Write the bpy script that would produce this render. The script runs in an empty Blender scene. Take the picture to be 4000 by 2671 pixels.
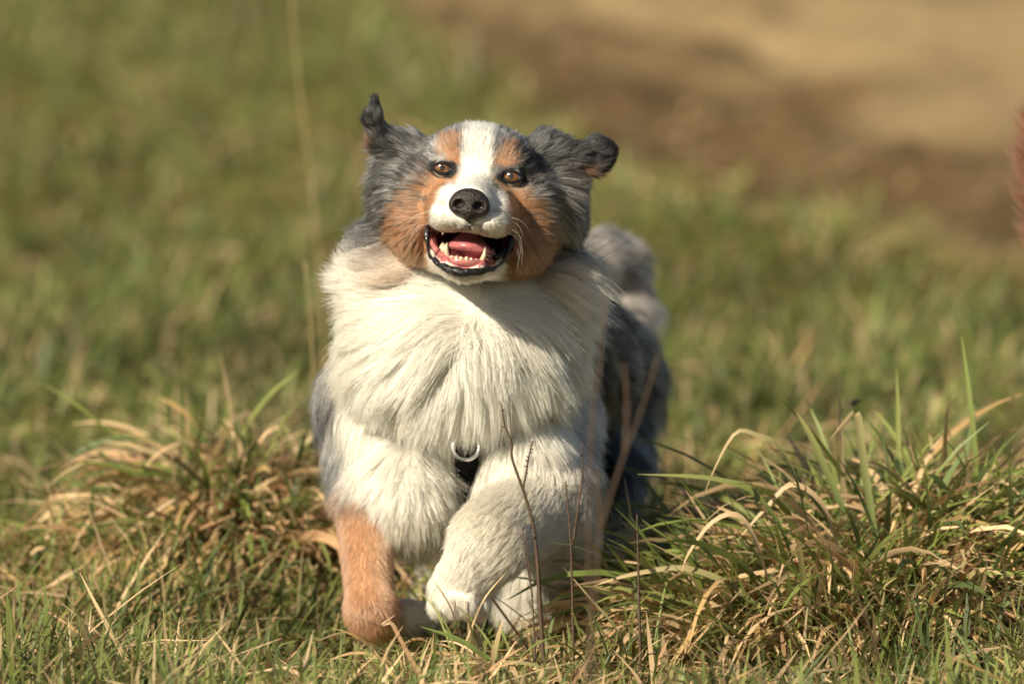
import bpy, math
import numpy as np
from mathutils import Vector, Matrix, kdtree

rng = np.random.default_rng(7)
R = math.radians
scene = bpy.context.scene
C = scene.collection

# ------------------------------------------------------------------ camera, sky, sun, exposure
CAM = np.array([0.0, -10.0, 1.30])
AIM = np.array([0.0, 0.0, 0.30])
PITCH = math.atan2(CAM[2] - AIM[2], 10.0)
LENS = 36.0 * math.hypot(10.0, CAM[2] - AIM[2]) / 0.9195
cam_d = bpy.data.cameras.new('camera')
cam = bpy.data.objects.new('camera', cam_d)
C.objects.link(cam)
cam.location = CAM
cam.rotation_euler = (math.pi / 2 - PITCH, 0, 0)
cam_d.sensor_width = 36.0
cam_d.lens = LENS
cam_d.clip_start = 0.1
cam_d.clip_end = 2000
cam_d.dof.use_dof = True
cam_d.dof.focus_distance = 9.88
cam_d.dof.aperture_fstop = 5.6
scene.camera = cam

SUN_EL, SUN_AZ = R(33), R(41)             # azimuth: to the left of the line dog -> camera
SUN = np.array([-math.sin(SUN_AZ) * math.cos(SUN_EL), -math.cos(SUN_AZ) * math.cos(SUN_EL), math.sin(SUN_EL)])
world = bpy.data.worlds.new('World')
scene.world = world
world.use_nodes = True
wn = world.node_tree.nodes
bg = wn['Background']
sky = wn.new('ShaderNodeTexSky')
sky.sky_type = 'NISHITA'
sky.sun_disc = False
sky.sun_elevation = SUN_EL
sky.sun_rotation = math.atan2(SUN[0], SUN[1])
sky.air_density = 1.0
sky.dust_density = 1.5
bg.inputs['Strength'].default_value = 0.05
world.node_tree.links.new(sky.outputs[0], bg.inputs[0])
sun_d = bpy.data.lights.new('sun', 'SUN')
sun_d.energy = 5.0
sun_d.angle = R(0.6)
sun_d.color = (1.0, 0.90, 0.72)
sun = bpy.data.objects.new('sun', sun_d)
C.objects.link(sun)
sun.rotation_euler = Vector(-SUN).to_track_quat('-Z', 'Y').to_euler()
sun.location = (-6, -6, 6)

scene.view_settings.view_transform = 'Standard'
scene.view_settings.look = 'None'
scene.view_settings.exposure = 0.47
scene.view_settings.gamma = 1.0
scene.cycles.max_bounces = 10
scene.cycles.diffuse_bounces = 3
scene.cycles.glossy_bounces = 4
scene.cycles.transmission_bounces = 8
scene.cycles.transparent_max_bounces = 8
scene.cycles.use_denoising = True
scene.cycles_curves.shape = 'RIBBONS'
scene.cycles_curves.subdivisions = 2

# ------------------------------------------------------------------ helpers
FWD = np.array([0, math.cos(PITCH), -math.sin(PITCH)])
UP = np.array([0, math.sin(PITCH), math.cos(PITCH)])
RT = np.array([1.0, 0, 0])
S = 0.9195 / 4000.0                        # metres per photo pixel at the dog's face


def ray(px, py):
    k = 36.0 / LENS / 4000.0
    return FWD + RT * ((px - 2000.0) * k) + UP * ((1335.5 - py) * k)


def P(px, py, Y):
    d = ray(px, py)
    return CAM + d * ((Y - CAM[1]) / d[1])


def G(px, py, z=0.0):
    d = ray(px, py)
    return CAM + d * ((z - CAM[2]) / d[2])


def unproj(p):
    v = p - CAM
    w = v @ FWD
    k = 36.0 / LENS / 4000.0
    return (v @ RT) / w / k + 2000.0, 1335.5 - (v @ UP) / w / k


def norm(v):
    return v / np.maximum(np.linalg.norm(v, axis=-1, keepdims=True), 1e-9)


def sstep(a, b, x):
    t = np.clip((x - a) / (b - a), 0, 1)
    return t * t * (3 - 2 * t)


def _hash(ix, iy, iz, seed):
    h = (ix.astype(np.int64) * 374761393 + iy.astype(np.int64) * 668265263 + iz.astype(np.int64) * 2147483647 + seed * 1274126177) & 0xFFFFFFFF
    h = ((h ^ (h >> 13)) * 1274126177) & 0xFFFFFFFF
    h = (h ^ (h >> 16)) & 0xFFFFFF
    return h.astype(np.float64) / 0xFFFFFF


def noise(p, scale, seed=0):
    """smooth value noise in 0..1 at points p (N,3); scale = cells per metre"""
    q = np.asarray(p) * scale + 100.37
    i = np.floor(q)
    f = q - i
    f = f * f * (3 - 2 * f)
    i = i.astype(np.int64)
    out = 0
    for dx in (0, 1):
        for dy in (0, 1):
            for dz in (0, 1):
                w = (f[:, 0] if dx else 1 - f[:, 0]) * (f[:, 1] if dy else 1 - f[:, 1]) * (f[:, 2] if dz else 1 - f[:, 2])
                out = out + w * _hash(i[:, 0] + dx, i[:, 1] + dy, i[:, 2] + dz, seed)
    return out


def fbm(p, scale, seed=0, oct=3):
    o = 0
    a = 0.5
    t = 0
    for k in range(oct):
        o = o + a * noise(p, scale * 2 ** k, seed + k * 17)
        t += a
        a *= 0.55
    return o / t


def noise_vec(p, scale, seed=0):
    return np.stack([noise(p, scale, seed + k * 31) * 2 - 1 for k in range(3)], -1)


def make_mesh(name, verts, faces_idx, loop_n, mat, parent=None, cols=None, smooth=True, extra=None):
    """faces_idx: (F, loop_n) int array, or a list of such arrays"""
    me = bpy.data.meshes.new(name)
    fl = faces_idx if isinstance(faces_idx, list) else [faces_idx]
    starts, loops = [], []
    s = 0
    for f in fl:
        if len(f) == 0:
            continue
        n = f.shape[1]
        starts.append(s + np.arange(len(f)) * n)
        loops.append(f.reshape(-1))
        s += f.size
    starts = np.concatenate(starts).astype(np.int32)
    loops = np.concatenate(loops).astype(np.int32)
    me.vertices.add(len(verts))
    me.vertices.foreach_set('co', np.ascontiguousarray(verts, dtype=np.float32).reshape(-1))
    me.loops.add(len(loops))
    me.loops.foreach_set('vertex_index', loops)
    me.polygons.add(len(starts))
    me.polygons.foreach_set('loop_start', starts)
    me.update(calc_edges=True)
    me.validate()
    if smooth:
        me.polygons.foreach_set('use_smooth', np.ones(len(me.polygons), dtype=bool))
    if cols is not None:
        a = me.color_attributes.new('col', 'FLOAT_COLOR', 'POINT')
        c4 = np.ones((len(verts), 4), dtype=np.float32)
        c4[:, :3] = cols
        a.data.foreach_set('color', c4.reshape(-1))
    if extra:
        for k, v in extra.items():
            a = me.attributes.new(k, 'FLOAT', 'POINT')
            a.data.foreach_set('value', np.ascontiguousarray(v, dtype=np.float32))
    if mat is not None:
        me.materials.append(mat)
    o = bpy.data.objects.new(name, me)
    C.objects.link(o)
    if parent is not None:
        o.parent = parent
    return o


def tag(o, label=None, cat=None, group=None, kind=None):
    if label: o['label'] = label
    if cat: o['category'] = cat
    if group: o['group'] = group
    if kind: o['kind'] = kind
    return o


def empty(name, loc=(0, 0, 0)):
    o = bpy.data.objects.new(name, None)
    C.objects.link(o)
    o.location = loc
    o.empty_display_size = 0.05
    return o


def tube_arrays(pts, rad, sides=8, squash=None):
    """verts, quads of a tapered tube along pts (capped)"""
    pts = np.asarray(pts, float)
    rad = np.asarray(rad, float)
    n = len(pts)
    t = norm(np.gradient(pts, axis=0))
    ref = np.array([0.31, 0.17, 0.93])
    a = norm(np.cross(t, ref))
    b = np.cross(t, a)
    ang = np.linspace(0, 2 * np.pi, sides, endpoint=False)
    v = pts[:, None, :] + rad[:, None, None] * (a[:, None, :] * np.cos(ang)[None, :, None] + b[:, None, :] * np.sin(ang)[None, :, None])
    v = v.reshape(-1, 3)
    i = np.arange(n - 1)[:, None] * sides
    j = np.arange(sides)[None, :]
    j2 = (j + 1) % sides
    q = np.stack([i + j, i + j2, i + sides + j2, i + sides + j], -1).reshape(-1, 4)
    cap0 = np.arange(sides)[::-1][None, :]
    cap1 = ((n - 1) * sides + np.arange(sides))[None, :]
    return v, q, cap0, cap1


def spline(pts, n):
    """Catmull-Rom through the rows of pts"""
    p = np.asarray(pts, float)
    if len(p) == 2:
        return p[0] + (p[1] - p[0]) * np.linspace(0, 1, n)[:, None]
    e = np.vstack([2 * p[0] - p[1], p, 2 * p[-1] - p[-2]])
    u = np.linspace(0, len(p) - 1 - 1e-9, n)
    i = u.astype(int)
    f = (u - i)[:, None]
    a, b, c, d = e[i], e[i + 1], e[i + 2], e[i + 3]
    return 0.5 * (2 * b + (c - a) * f + (2 * a - 5 * b + 4 * c - d) * f ** 2 + (3 * b - a - 3 * c + d) * f ** 3)


def join_arrays(parts):
    """parts: list of (verts, [face arrays])"""
    vs, fs, o = [], {}, 0
    for v, fl in parts:
        vs.append(v)
        for f in fl:
            if len(f):
                fs.setdefault(f.shape[1], []).append(f + o)
        o += len(v)
    return np.vstack(vs), [np.vstack(x) for x in fs.values()]


# ------------------------------------------------------------------ materials
def mat_new(name):
    m = bpy.data.materials.new(name)
    m.use_nodes = True
    return m, m.node_tree, m.node_tree.nodes['Principled BSDF']


def mat_simple(name, col, rough=0.5, spec=0.5, var=0.0, scale=40, bump=0.0, sss=0.0, coat=0.0, metal=0.0):
    m, nt, b = mat_new(name)
    b.inputs['Base Color'].default_value = (*col, 1)
    b.inputs['Roughness'].default_value = rough
    b.inputs['Specular IOR Level'].default_value = spec
    b.inputs['Metallic'].default_value = metal
    b.inputs['Coat Weight'].default_value = coat
    b.inputs['Coat Roughness'].default_value = 0.08
    if sss:
        b.inputs['Subsurface Weight'].default_value = sss
        b.inputs['Subsurface Radius'].default_value = (0.004, 0.0015, 0.001)
        b.inputs['Subsurface Scale'].default_value = 1.0
    if var or bump:
        tc = nt.nodes.new('ShaderNodeTexCoord')
        no = nt.nodes.new('ShaderNodeTexNoise')
        no.inputs['Scale'].default_value = scale
        no.inputs['Detail'].default_value = 4
        nt.links.new(tc.outputs['Object'], no.inputs['Vector'])
        if var:
            mx = nt.nodes.new('ShaderNodeMix')
            mx.data_type = 'RGBA'
            mx.inputs[6].default_value = (*[c * (1 - var) for c in col], 1)
            mx.inputs[7].default_value = (*[min(1, c * (1 + var)) for c in col], 1)
            nt.links.new(no.outputs['Fac'], mx.inputs[0])
            nt.links.new(mx.outputs[2], b.inputs['Base Color'])
        if bump:
            bp = nt.nodes.new('ShaderNodeBump')
            bp.inputs['Strength'].default_value = bump
            bp.inputs['Distance'].default_value = 0.002
            nt.links.new(no.outputs['Fac'], bp.inputs['Height'])
            nt.links.new(bp.outputs[0], b.inputs['Normal'])
    return m


def mat_attr(name, rough=0.6, spec=0.3, transl=0.0, wet=False, fine=0.0, fscale=200):
    """colour from the mesh colour attribute, with fine procedural variation"""
    m, nt, b = mat_new(name)
    at = nt.nodes.new('ShaderNodeAttribute')
    at.attribute_name = 'col'
    src = at.outputs['Color']
    if fine:
        tc = nt.nodes.new('ShaderNodeTexCoord')
        no = nt.nodes.new('ShaderNodeTexNoise')
        no.inputs['Scale'].default_value = fscale
        no.inputs['Detail'].default_value = 5
        nt.links.new(tc.outputs['Object'], no.inputs['Vector'])
        mr = nt.nodes.new('ShaderNodeMapRange')
        mr.inputs['To Min'].default_value = 1 - fine
        mr.inputs['To Max'].default_value = 1 + fine
        nt.links.new(no.outputs['Fac'], mr.inputs['Value'])
        vm = nt.nodes.new('ShaderNodeVectorMath')
        vm.operation = 'SCALE'
        nt.links.new(src, vm.inputs[0])
        nt.links.new(mr.outputs[0], vm.inputs['Scale'])
        src = vm.outputs[0]
    nt.links.new(src, b.inputs['Base Color'])
    b.inputs['Roughness'].default_value = rough
    b.inputs['Specular IOR Level'].default_value = spec
    if wet:
        aw = nt.nodes.new('ShaderNodeAttribute')
        aw.attribute_name = 'wet'
        mr = nt.nodes.new('ShaderNodeMapRange')
        mr.inputs['To Min'].default_value = 0.85
        mr.inputs['To Max'].default_value = 0.22
        nt.links.new(aw.outputs['Fac'], mr.inputs['Value'])
        nt.links.new(mr.outputs[0], b.inputs['Roughness'])
    if transl:
        tr = nt.nodes.new('ShaderNodeBsdfTranslucent')
        nt.links.new(src, tr.inputs['Color'])
        mx = nt.nodes.new('ShaderNodeMixShader')
        mx.inputs[0].default_value = transl
        nt.links.new(b.outputs[0], mx.inputs[1])
        nt.links.new(tr.outputs[0], mx.inputs[2])
        nt.links.new(mx.outputs[0], nt.nodes['Material Output'].inputs['Surface'])
    return m


def mat_fur(name, rough=0.35, radial=0.6, diffuse=0.4):
    m = bpy.data.materials.new(name)
    m.use_nodes = True
    nt = m.node_tree
    nt.nodes.remove(nt.nodes['Principled BSDF'])
    h = nt.nodes.new('ShaderNodeBsdfHairPrincipled')
    h.model = 'CHIANG'
    h.parametrization = 'COLOR'
    at = nt.nodes.new('ShaderNodeAttribute')
    at.attribute_name = 'fur_col'
    nt.links.new(at.outputs['Color'], h.inputs['Color'])
    h.inputs['Roughness'].default_value = rough
    h.inputs['Radial Roughness'].default_value = radial
    h.inputs['Random Roughness'].default_value = 0.2
    df = nt.nodes.new('ShaderNodeBsdfDiffuse')
    nt.links.new(at.outputs['Color'], df.inputs['Color'])
    mx = nt.nodes.new('ShaderNodeMixShader')
    mx.inputs[0].default_value = diffuse
    nt.links.new(h.outputs[0], mx.inputs[1])
    nt.links.new(df.outputs[0], mx.inputs[2])
    nt.links.new(mx.outputs[0], nt.nodes['Material Output'].inputs['Surface'])
    return m


M_FUR = mat_fur('fur')
M_SKIN = mat_attr('skin', wet=True, spec=0.4)
M_GRASS = mat_attr('grass_blade', rough=0.5, spec=0.35, transl=0.3)
M_GROUND = mat_attr('ground', rough=0.95, spec=0.1, fine=0.5, fscale=30)


def make_curves(name, pts, rad, cols, mat, parent=None):
    """pts (N,K,3), rad (N,K), cols (N,K,3)"""
    N, K = pts.shape[:2]
    hc = bpy.data.hair_curves.new(name)
    hc.add_curves([K] * N)
    hc.attributes['position'].data.foreach_set('vector', np.ascontiguousarray(pts, dtype=np.float32).reshape(-1))
    ra = hc.attributes.get('radius') or hc.attributes.new('radius', 'FLOAT', 'POINT')
    ra.data.foreach_set('value', np.ascontiguousarray(rad, dtype=np.float32).reshape(-1))
    ca = hc.attributes.new('fur_col', 'FLOAT_COLOR', 'POINT')
    c4 = np.ones((N, K, 4), dtype=np.float32)
    c4[..., :3] = cols
    ca.data.foreach_set('color', c4.reshape(-1))
    hc.materials.append(mat)
    o = bpy.data.objects.new(name, hc)
    C.objects.link(o)
    if parent is not None:
        o.parent = parent
    return o


# ------------------------------------------------------------------ terrain
def boundary_y(X):
    """where the green sward gives way to the bare field, as Y over X"""
    pts = [G(1180, -300), G(1480, 0), G(1900, 330), G(2400, 700), G(3200, 900), G(4000, 1080)]
    bx = np.array([p[0] for p in pts])
    by = np.array([p[1] for p in pts])
    y = np.interp(X, bx, by)
    y = y + np.maximum(0, bx[0] - X) * 6.0 - np.maximum(0, X - bx[-1]) * 0.6
    return y


def brownness(x, y):
    p = np.stack([x, y, 0 * x], -1)
    e = (fbm(p, 1.6, 5) - 0.5) * 1.1 + (fbm(p, 5, 9) - 0.5) * 0.6
    return sstep(-0.35, 0.45, y - boundary_y(x) + e)


def ground_z(x, y):
    p = np.stack([x, y, 0 * x], -1)
    z = (fbm(p, 1.3, 3) - 0.5) * 0.05 + (fbm(p, 6, 4) - 0.5) * 0.02
    near = sstep(0.6, 0.15, np.hypot(x + 0.02, y - 0.25))
    z = z * (1 - near) + 0 * near
    b = brownness(x, y)
    d = (y - boundary_y(x))
    fur = np.sin(d * 5.2 + 3.0 * fbm(p, 0.9, 11)) * 0.025 + (fbm(p, 4.5, 21) - 0.5) * 0.13 + (fbm(p, 12, 22) - 0.5) * 0.05
    z = z + b * fur * sstep(60, 20, np.abs(y))
    # low swell of straw to the left, mound on the right under the tussock
    z = z + 0.095 * np.exp(-(((x + 0.25) / 0.14) ** 2 + ((y - 0.65) / 0.25) ** 2))
    z = z + 0.085 * np.exp(-(((x - 0.38) / 0.15) ** 2 + ((y - 0.2) / 0.18) ** 2))
    far = sstep(30, 200, np.hypot(x, y))
    return z * (1 - far) + far * 0


gx = np.concatenate([[-600, -250, -100, -50, -25, -14, -9], np.arange(-6, 6.01, 0.05), [9, 14, 25, 50, 100, 250, 600]])
gy = np.concatenate([[-600, -250, -100, -50, -25, -12, -8, -6, -5], np.arange(-4, 14.01, 0.05), [16, 19, 24, 32, 50, 100, 250, 600]])
GX, GY = np.meshgrid(gx, gy, indexing='ij')
fx, fy = GX.ravel(), GY.ravel()
gz = ground_z(fx, fy)
gp = np.stack([fx, fy, 0 * fx], -1)
br = brownness(fx, fy)[:, None]
n1 = fbm(gp, 2.2, 41)[:, None]
n2 = fbm(gp, 9.0, 43)[:, None]
green = np.array([0.11, 0.10, 0.02]) * (0.5 + 0.9 * n1) + np.array([0.09, 0.06, 0.02]) * n2 * 0.6
soil_shade = np.array([0.100, 0.064, 0.029])
straw = np.array([0.30, 0.215, 0.108])
dd = (fy - boundary_y(fx))
l0, l1 = G(2200, 60), G(3900, 640)
ld = norm((l1 - l0)[:2])
alg = (fx - l0[0]) * ld[0] + (fy - l0[1]) * ld[1]
prp = (fx - l0[0]) * -ld[1] + (fy - l0[1]) * ld[0]
streak = fbm(np.stack([prp * 1.5, alg * .3, 0 * fx], -1), 1.0, 51)
streak = sstep(0.37, 0.64, 0.55 * streak + 0.45 * fbm(gp, 4.0, 52) + 0.10 * sstep(0.8, 5.0, dd) - 0.13 * np.exp(-((dd - 0.6) / 0.6) ** 2))[:, None]
brown = soil_shade * (1 - streak) + straw * streak  # dark streaks: bare earth with the shadows of lumps and furrows painted in
gcol = green * (1 - br) + brown * br
ni, nj = GX.shape
I, J = np.meshgrid(np.arange(ni - 1), np.arange(nj - 1), indexing='ij')
a = (I * nj + J).ravel()
gq = np.stack([a, a + nj, a + nj + 1, a + 1], -1)
ground = make_mesh('ground', np.stack([fx, fy, gz], -1), gq, 4, M_GROUND, cols=gcol)
tag(ground, kind='structure')

# ------------------------------------------------------------------ signed-distance modelling kit
class Grid:
    def __init__(self, xs, ys, zs):
        self.xs, self.ys, self.zs = xs, ys, zs
        self.V = np.full((len(xs), len(ys), len(zs)), 1.0, dtype=np.float32)

    def sl(self, lo, hi):
        r = []
        for ax, l, h in zip((self.xs, self.ys, self.zs), lo, hi):
            i0, i1 = np.searchsorted(ax, l), np.searchsorted(ax, h)
            r.append(slice(max(0, i0 - 1), min(len(ax), i1 + 1)))
        return tuple(r)

    def pts(self, s):
        X, Y, Z = np.meshgrid(self.xs[s[0]], self.ys[s[1]], self.zs[s[2]], indexing='ij')
        return np.stack([X, Y, Z], -1).reshape(-1, 3), X.shape

    def add(self, prim, k, sub=False):
        lo, hi = prim.bounds()
        m = k * 1.6 + 0.012
        s = self.sl(lo - m, hi + m)
        p, shp = self.pts(s)
        if p.size == 0:
            return
        d = prim.dist(p).reshape(shp).astype(np.float32)
        v = self.V[s]
        if sub:
            d = -d
            h = np.clip(0.5 - 0.5 * (v - d) / k, 0, 1)      # smooth max
            self.V[s] = v * (1 - h) + d * h + k * h * (1 - h)
        else:
            h = np.clip(0.5 + 0.5 * (v - d) / k, 0, 1)
            self.V[s] = v * (1 - h) + d * h - k * h * (1 - h)

    def mesh(self):
        V = self.V
        s = (V < 0)
        c = np.zeros(tuple(n - 1 for n in V.shape), dtype=np.int8)
        sh = [(i, j, k) for i in (0, 1) for j in (0, 1) for k in (0, 1)]
        n = V.shape
        for (i, j, k) in sh:
            c += s[i:n[0] - 1 + i, j:n[1] - 1 + j, k:n[2] - 1 + k]
        act = (c > 0) & (c < 8)
        ids = np.full(act.shape, -1, dtype=np.int32)
        ai, aj, ak = np.nonzero(act)
        ids[ai, aj, ak] = np.arange(len(ai))
        acc = np.zeros((len(ai), 3))
        cnt = np.zeros(len(ai))
        for c0 in sh:
            for ax in range(3):
                if c0[ax]:
                    continue
                c1 = list(c0)
                c1[ax] = 1
                v0 = V[ai + c0[0], aj + c0[1], ak + c0[2]]
                v1 = V[ai + c1[0], aj + c1[1], ak + c1[2]]
                cr = (v0 < 0) != (v1 < 0)
                t = np.where(cr, v0 / np.where(cr, v0 - v1, 1), 0)
                p0 = np.stack([self.xs[ai + c0[0]], self.ys[aj + c0[1]], self.zs[ak + c0[2]]], -1)
                p1 = np.stack([self.xs[ai + c1[0]], self.ys[aj + c1[1]], self.zs[ak + c1[2]]], -1)
                acc += np.where(cr[:, None], p0 + (p1 - p0) * t[:, None], 0)
                cnt += cr
        verts = acc / cnt[:, None]
        quads = []
        for ax in range(3):
            o = [0, 0, 0]
            o[ax] = 1
            A = s[:n[0] - o[0], :n[1] - o[1], :n[2] - o[2]]
            B = s[o[0]:, o[1]:, o[2]:]
            cr = A != B
            i, j, k = np.nonzero(cr)
            idx = [i, j, k]
            b, cc = (ax + 1) % 3, (ax + 2) % 3
            ok = (idx[b] > 0) & (idx[cc] > 0) & (idx[b] < n[b] - 1) & (idx[cc] < n[cc] - 1)
            idx = [q[ok] for q in idx]
            ins = A[idx[0], idx[1], idx[2]]
            cs = []
            for db, dc in ((-1, -1), (0, -1), (0, 0), (-1, 0)):
                q = [x.copy() for x in idx]
                q[b] = q[b] + db
                q[cc] = q[cc] + dc
                cs.append(ids[q[0], q[1], q[2]])
            f = np.stack(cs, -1)
            f[~ins] = f[~ins][:, ::-1]
            quads.append(f)
        return verts, np.vstack(quads)


class Cone:
    def __init__(self, a, b, ra, rb):
        self.a, self.b, self.ra, self.rb = np.array(a), np.array(b), ra, rb

    def bounds(self):
        return np.minimum(self.a - self.ra, self.b - self.rb), np.maximum(self.a + self.ra, self.b + self.rb)

    def dist(self, p):
        ab = self.b - self.a
        t = np.clip((p - self.a) @ ab / (ab @ ab), 0, 1)
        return np.linalg.norm(p - self.a - t[:, None] * ab, axis=1) - (self.ra + (self.rb - self.ra) * t)

    def axis(self):
        return norm(self.b - self.a)


class Ell:
    def __init__(self, c, r, basis=None):
        self.c, self.r = np.array(c), np.array(r, float)
        self.B = np.array(basis if basis is not None else [RT, UP, FWD])

    def bounds(self):
        e = np.sqrt(((self.B * self.r[:, None]) ** 2).sum(0))
        return self.c - e, self.c + e

    def dist(self, p):
        q = (p - self.c) @ self.B.T
        k0 = np.linalg.norm(q / self.r, axis=1)
        k1 = np.linalg.norm(q / self.r ** 2, axis=1)
        return k0 * (k0 - 1) / np.maximum(k1, 1e-6)

    def axis(self):
        return np.array([0, 0.3, -1.0])


# head frame (centimetres): x to the dog's left (picture right), u up, f forward along the muzzle
H0 = P(1865, 675, 0.0)
roll, yaw, hp = R(7.0), R(-2.5), R(1.0)
hR = math.cos(roll) * RT - math.sin(roll) * UP
hU = math.sin(roll) * RT + math.cos(roll) * UP
hF = -FWD
hF, hR = math.cos(yaw) * hF + math.sin(yaw) * hR, math.cos(yaw) * hR - math.sin(yaw) * hF
hF, hU = math.cos(hp) * hF + math.sin(hp) * hU, math.cos(hp) * hU - math.sin(hp) * hF
HB = np.array([hR, hU, hF])


def H(x, u, f):
    return H0 + (np.array([x, u, f]) * 0.01) @ HB


def Hl(p):
    return (p - H0) @ HB.T * 100.0


def hell(x, u, f, rx, ru, rf):
    return Ell(H(x, u, f), np.array([rx, ru, rf]) * 0.01, HB)


def hcone(a, b, ra, rb):
    return Cone(H(*a), H(*b), ra * 0.01, rb * 0.01)


def bell(px, py, Y, rx, ry, rd):
    return Ell(P(px, py, Y), (rx * S, ry * S, rd))


def bcone(a, b, ra, rb):
    return Cone(P(*a), P(*b), ra * S, rb * S)


prims = []      # (tag, prim, blend)


def add(tagname, prim, k=0.012):
    prims.append((tagname, prim, k))


# torso and rear
add('torso', bcone((1850, 1480, .22), (2140, 1420, .55), 350, 310), .03)
add('torso', bcone((2140, 1420, .55), (2310, 1430, .76), 310, 235), .03)
add('thigh', bcone((2375, 1500, .70), (2330, 1880, .52), 185, 130), .03)
add('hind', bcone((2330, 1880, .52), (2400, 2120, .64), 120, 62), .02)
add('hind', bcone((2400, 2120, .64), (2190, 2395, .40), 62, 50), .015)
add('hindpaw', bcone((2190, 2405, .40), (2130, 2450, .32), 55, 62), .012)
add('thigh', bcone((1950, 1650, .66), (1830, 1930, .50), 175, 115), .03)
add('hind', bcone((1830, 1930, .50), (1800, 2080, .62), 105, 62), .02)
add('hind', bcone((1800, 2080, .62), (1660, 2270, .46), 62, 58), .015)
add('hindpaw', bcone((1660, 2280, .46), (1645, 2390, .38), 58, 62), .012)
add('tail', bcone((2400, 1330, .82), (2440, 1180, .86), 76, 80), .02)
add('tail', bcone((2440, 1180, .86), (2395, 1030, .86), 80, 80), .02)
add('tail', bcone((2395, 1030, .86), (2310, 965, .82), 80, 58), .02)
# neck, ruff, breast
add('neck', bcone((1880, 900, .16), (1810, 1250, .13), 235, 360), .03)
add('ruff', bell(1805, 1330, .12, 425, 330, .105), .03)
add('ruff', bell(1570, 1040, .13, 165, 190, .07), .03)
add('ruff', bell(2150, 1060, .13, 130, 190, .07), .03)
add('ruff', bell(1545, 945, .115, 90, 120, .05), .03)
add('bib', bell(1810, 1440, .082, 320, 210, .07), .03)
# fore limbs
add('arm_l', bcone((1495, 1560, .18), (1500, 1850, .14), 215, 190), .02)
add('arm_l', bell(1615, 1885, .11, 140, 215, .06), .015)
add('fore_l', bcone((1412, 1950, .12), (1448, 2380, .03), 98, 88), .012)
add('fore_l', bcone((1448, 2385, .03), (1452, 2415, .03), 92, 86), .01)
add('paw_l', bcone((1470, 2420, .04), (1590, 2420, .11), 72, 62), .01)
add('paw_l', bcone((1590, 2420, .11), (1680, 2430, .15), 70, 74), .008)
add('arm_r', bcone((2070, 1580, .19), (2110, 1860, .11), 215, 190), .02)
add('arm_r', bell(2050, 1800, .09, 165, 260, .06), .02)
add('fore_r', bcone((2110, 1950, .07), (1935, 2085, -.02), 180, 146), .02)
add('meta_r', bcone((1915, 2120, -.025), (1800, 2285, -.02), 134, 104), .01)
for dx in (-62, -22, 22, 62):
    add('paw_r', bcone((1802 + dx * .8, 2285, -.025), (1797 + dx * 1.15, 2348, -.046 + abs(dx) * .0003), 56, 47), .005)
add('elbow_f', bcone((2160, 2040, .12), (2080, 2310, .14), 145, 105), .02)
# head
add('head', hell(0, -.6, -5.8, 6.2, 4.75, 6.6), .01)
add('head', hell(0, 2.0, -3.6, 3.6, 2.1, 2.6), .015)
add('head', hell(2.55, 1.3, -1.5, 2.0, 1.7, 1.9), .01)
add('head', hell(-2.55, 1.3, -1.5, 2.0, 1.7, 1.9), .01)
add('head', hell(0, 1.2, -1.8, 2.6, 2.2, 2.0), .012)
add('muzzle', hcone((0, -2.2, -1.5), (0, -3.1, 5.1), 2.6, 1.95), .012)
for s_ in (-1, 1):
    add('muzzle', hell(s_ * 1.85, -4.25, 3.9, 1.9, 1.4, 3.1), .008)
    add('muzzle', hell(s_ * 2.7, -3.6, .5, 1.5, 2.0, 3.5), .012)
    add('cheek', hell(s_ * 4.7, -4.4, -5.0, 2.5, 4.0, 4.6), .012)
    add('cheek', hell(s_ * 4.6, -1.6, -3.6, 2.1, 2.4, 3.2), .012)
add('muzzle', hell(0, -4.25, 5.0, 1.9, 1.15, 2.1), .006)
# lower jaw
add('jaw', hcone((2.6, -7.2, -4.5), (1.15, -8.5, 4.0), 1.9, .9), .008)
add('jaw', hcone((-2.6, -7.2, -4.5), (-1.15, -8.5, 4.0), 1.9, .9), .008)
add('jaw', hcone((1.1, -8.55, 4.2), (-1.1, -8.55, 4.2), .9, .9), .006)
add('jaw', hcone((0, -7.4, -4), (0, -8.95, 3.6), 2.1, .8), .01)
# hair-filled sides of the head
add('side_l', bell(1585, 770, .085, 95, 185, .055), .02)
add('side_r', bell(2185, 760, .085, 75, 190, .055), .02)
# ears
add('ear_l', bcone((1610, 600, .055), (1500, 555, .05), 78, 44), .01)
add('ear_lt', bcone((1495, 550, .05), (1458, 470, .045), 42, 32), .008)
add('ear_lt', bcone((1458, 470, .045), (1463, 402, .045), 34, 20), .006)
add('ear_r', bcone((2120, 600, .055), (2235, 610, .05), 80, 40), .01)
E_R = Ell(P(2322, 608, .05), (78 * S, 70 * S, .011), [norm(RT + .42 * UP - .2 * FWD), norm(UP - .42 * RT), FWD])
add('ear_rt', E_R, .008)

cuts = []


def cut(prim, k=.004):
    cuts.append((prim, k))


# mouth cavity
cut(hell(0, -6.75, 3.0, 2.75, 1.0, 4.3), .004)
cut(hell(0, -6.3, -1.0, 3.0, 1.5, 4.6), .004)
cut(hell(3.35, -6.25, .8, .95, .95, 2.6), .003)
cut(hell(-3.35, -6.25, .8, .95, .95, 2.6), .003)
cut(hell(0, -7.9, 3.2, 1.6, .8, 3.0), .003)
# eye sockets
EYES = [(-3.12, 0.0, -.75), (3.12, 0.0, -.75)]
for ex, eu, ef in EYES:
    cut(hell(ex, eu, ef + .25, 0.94, .50, 1.35), .003)
# hollow of the right-hand ear
cut(Ell(P(2305, 625, .040), (46 * S, 30 * S, .006), [norm(RT + .42 * UP), norm(UP - .42 * RT), FWD]), .004)

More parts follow.
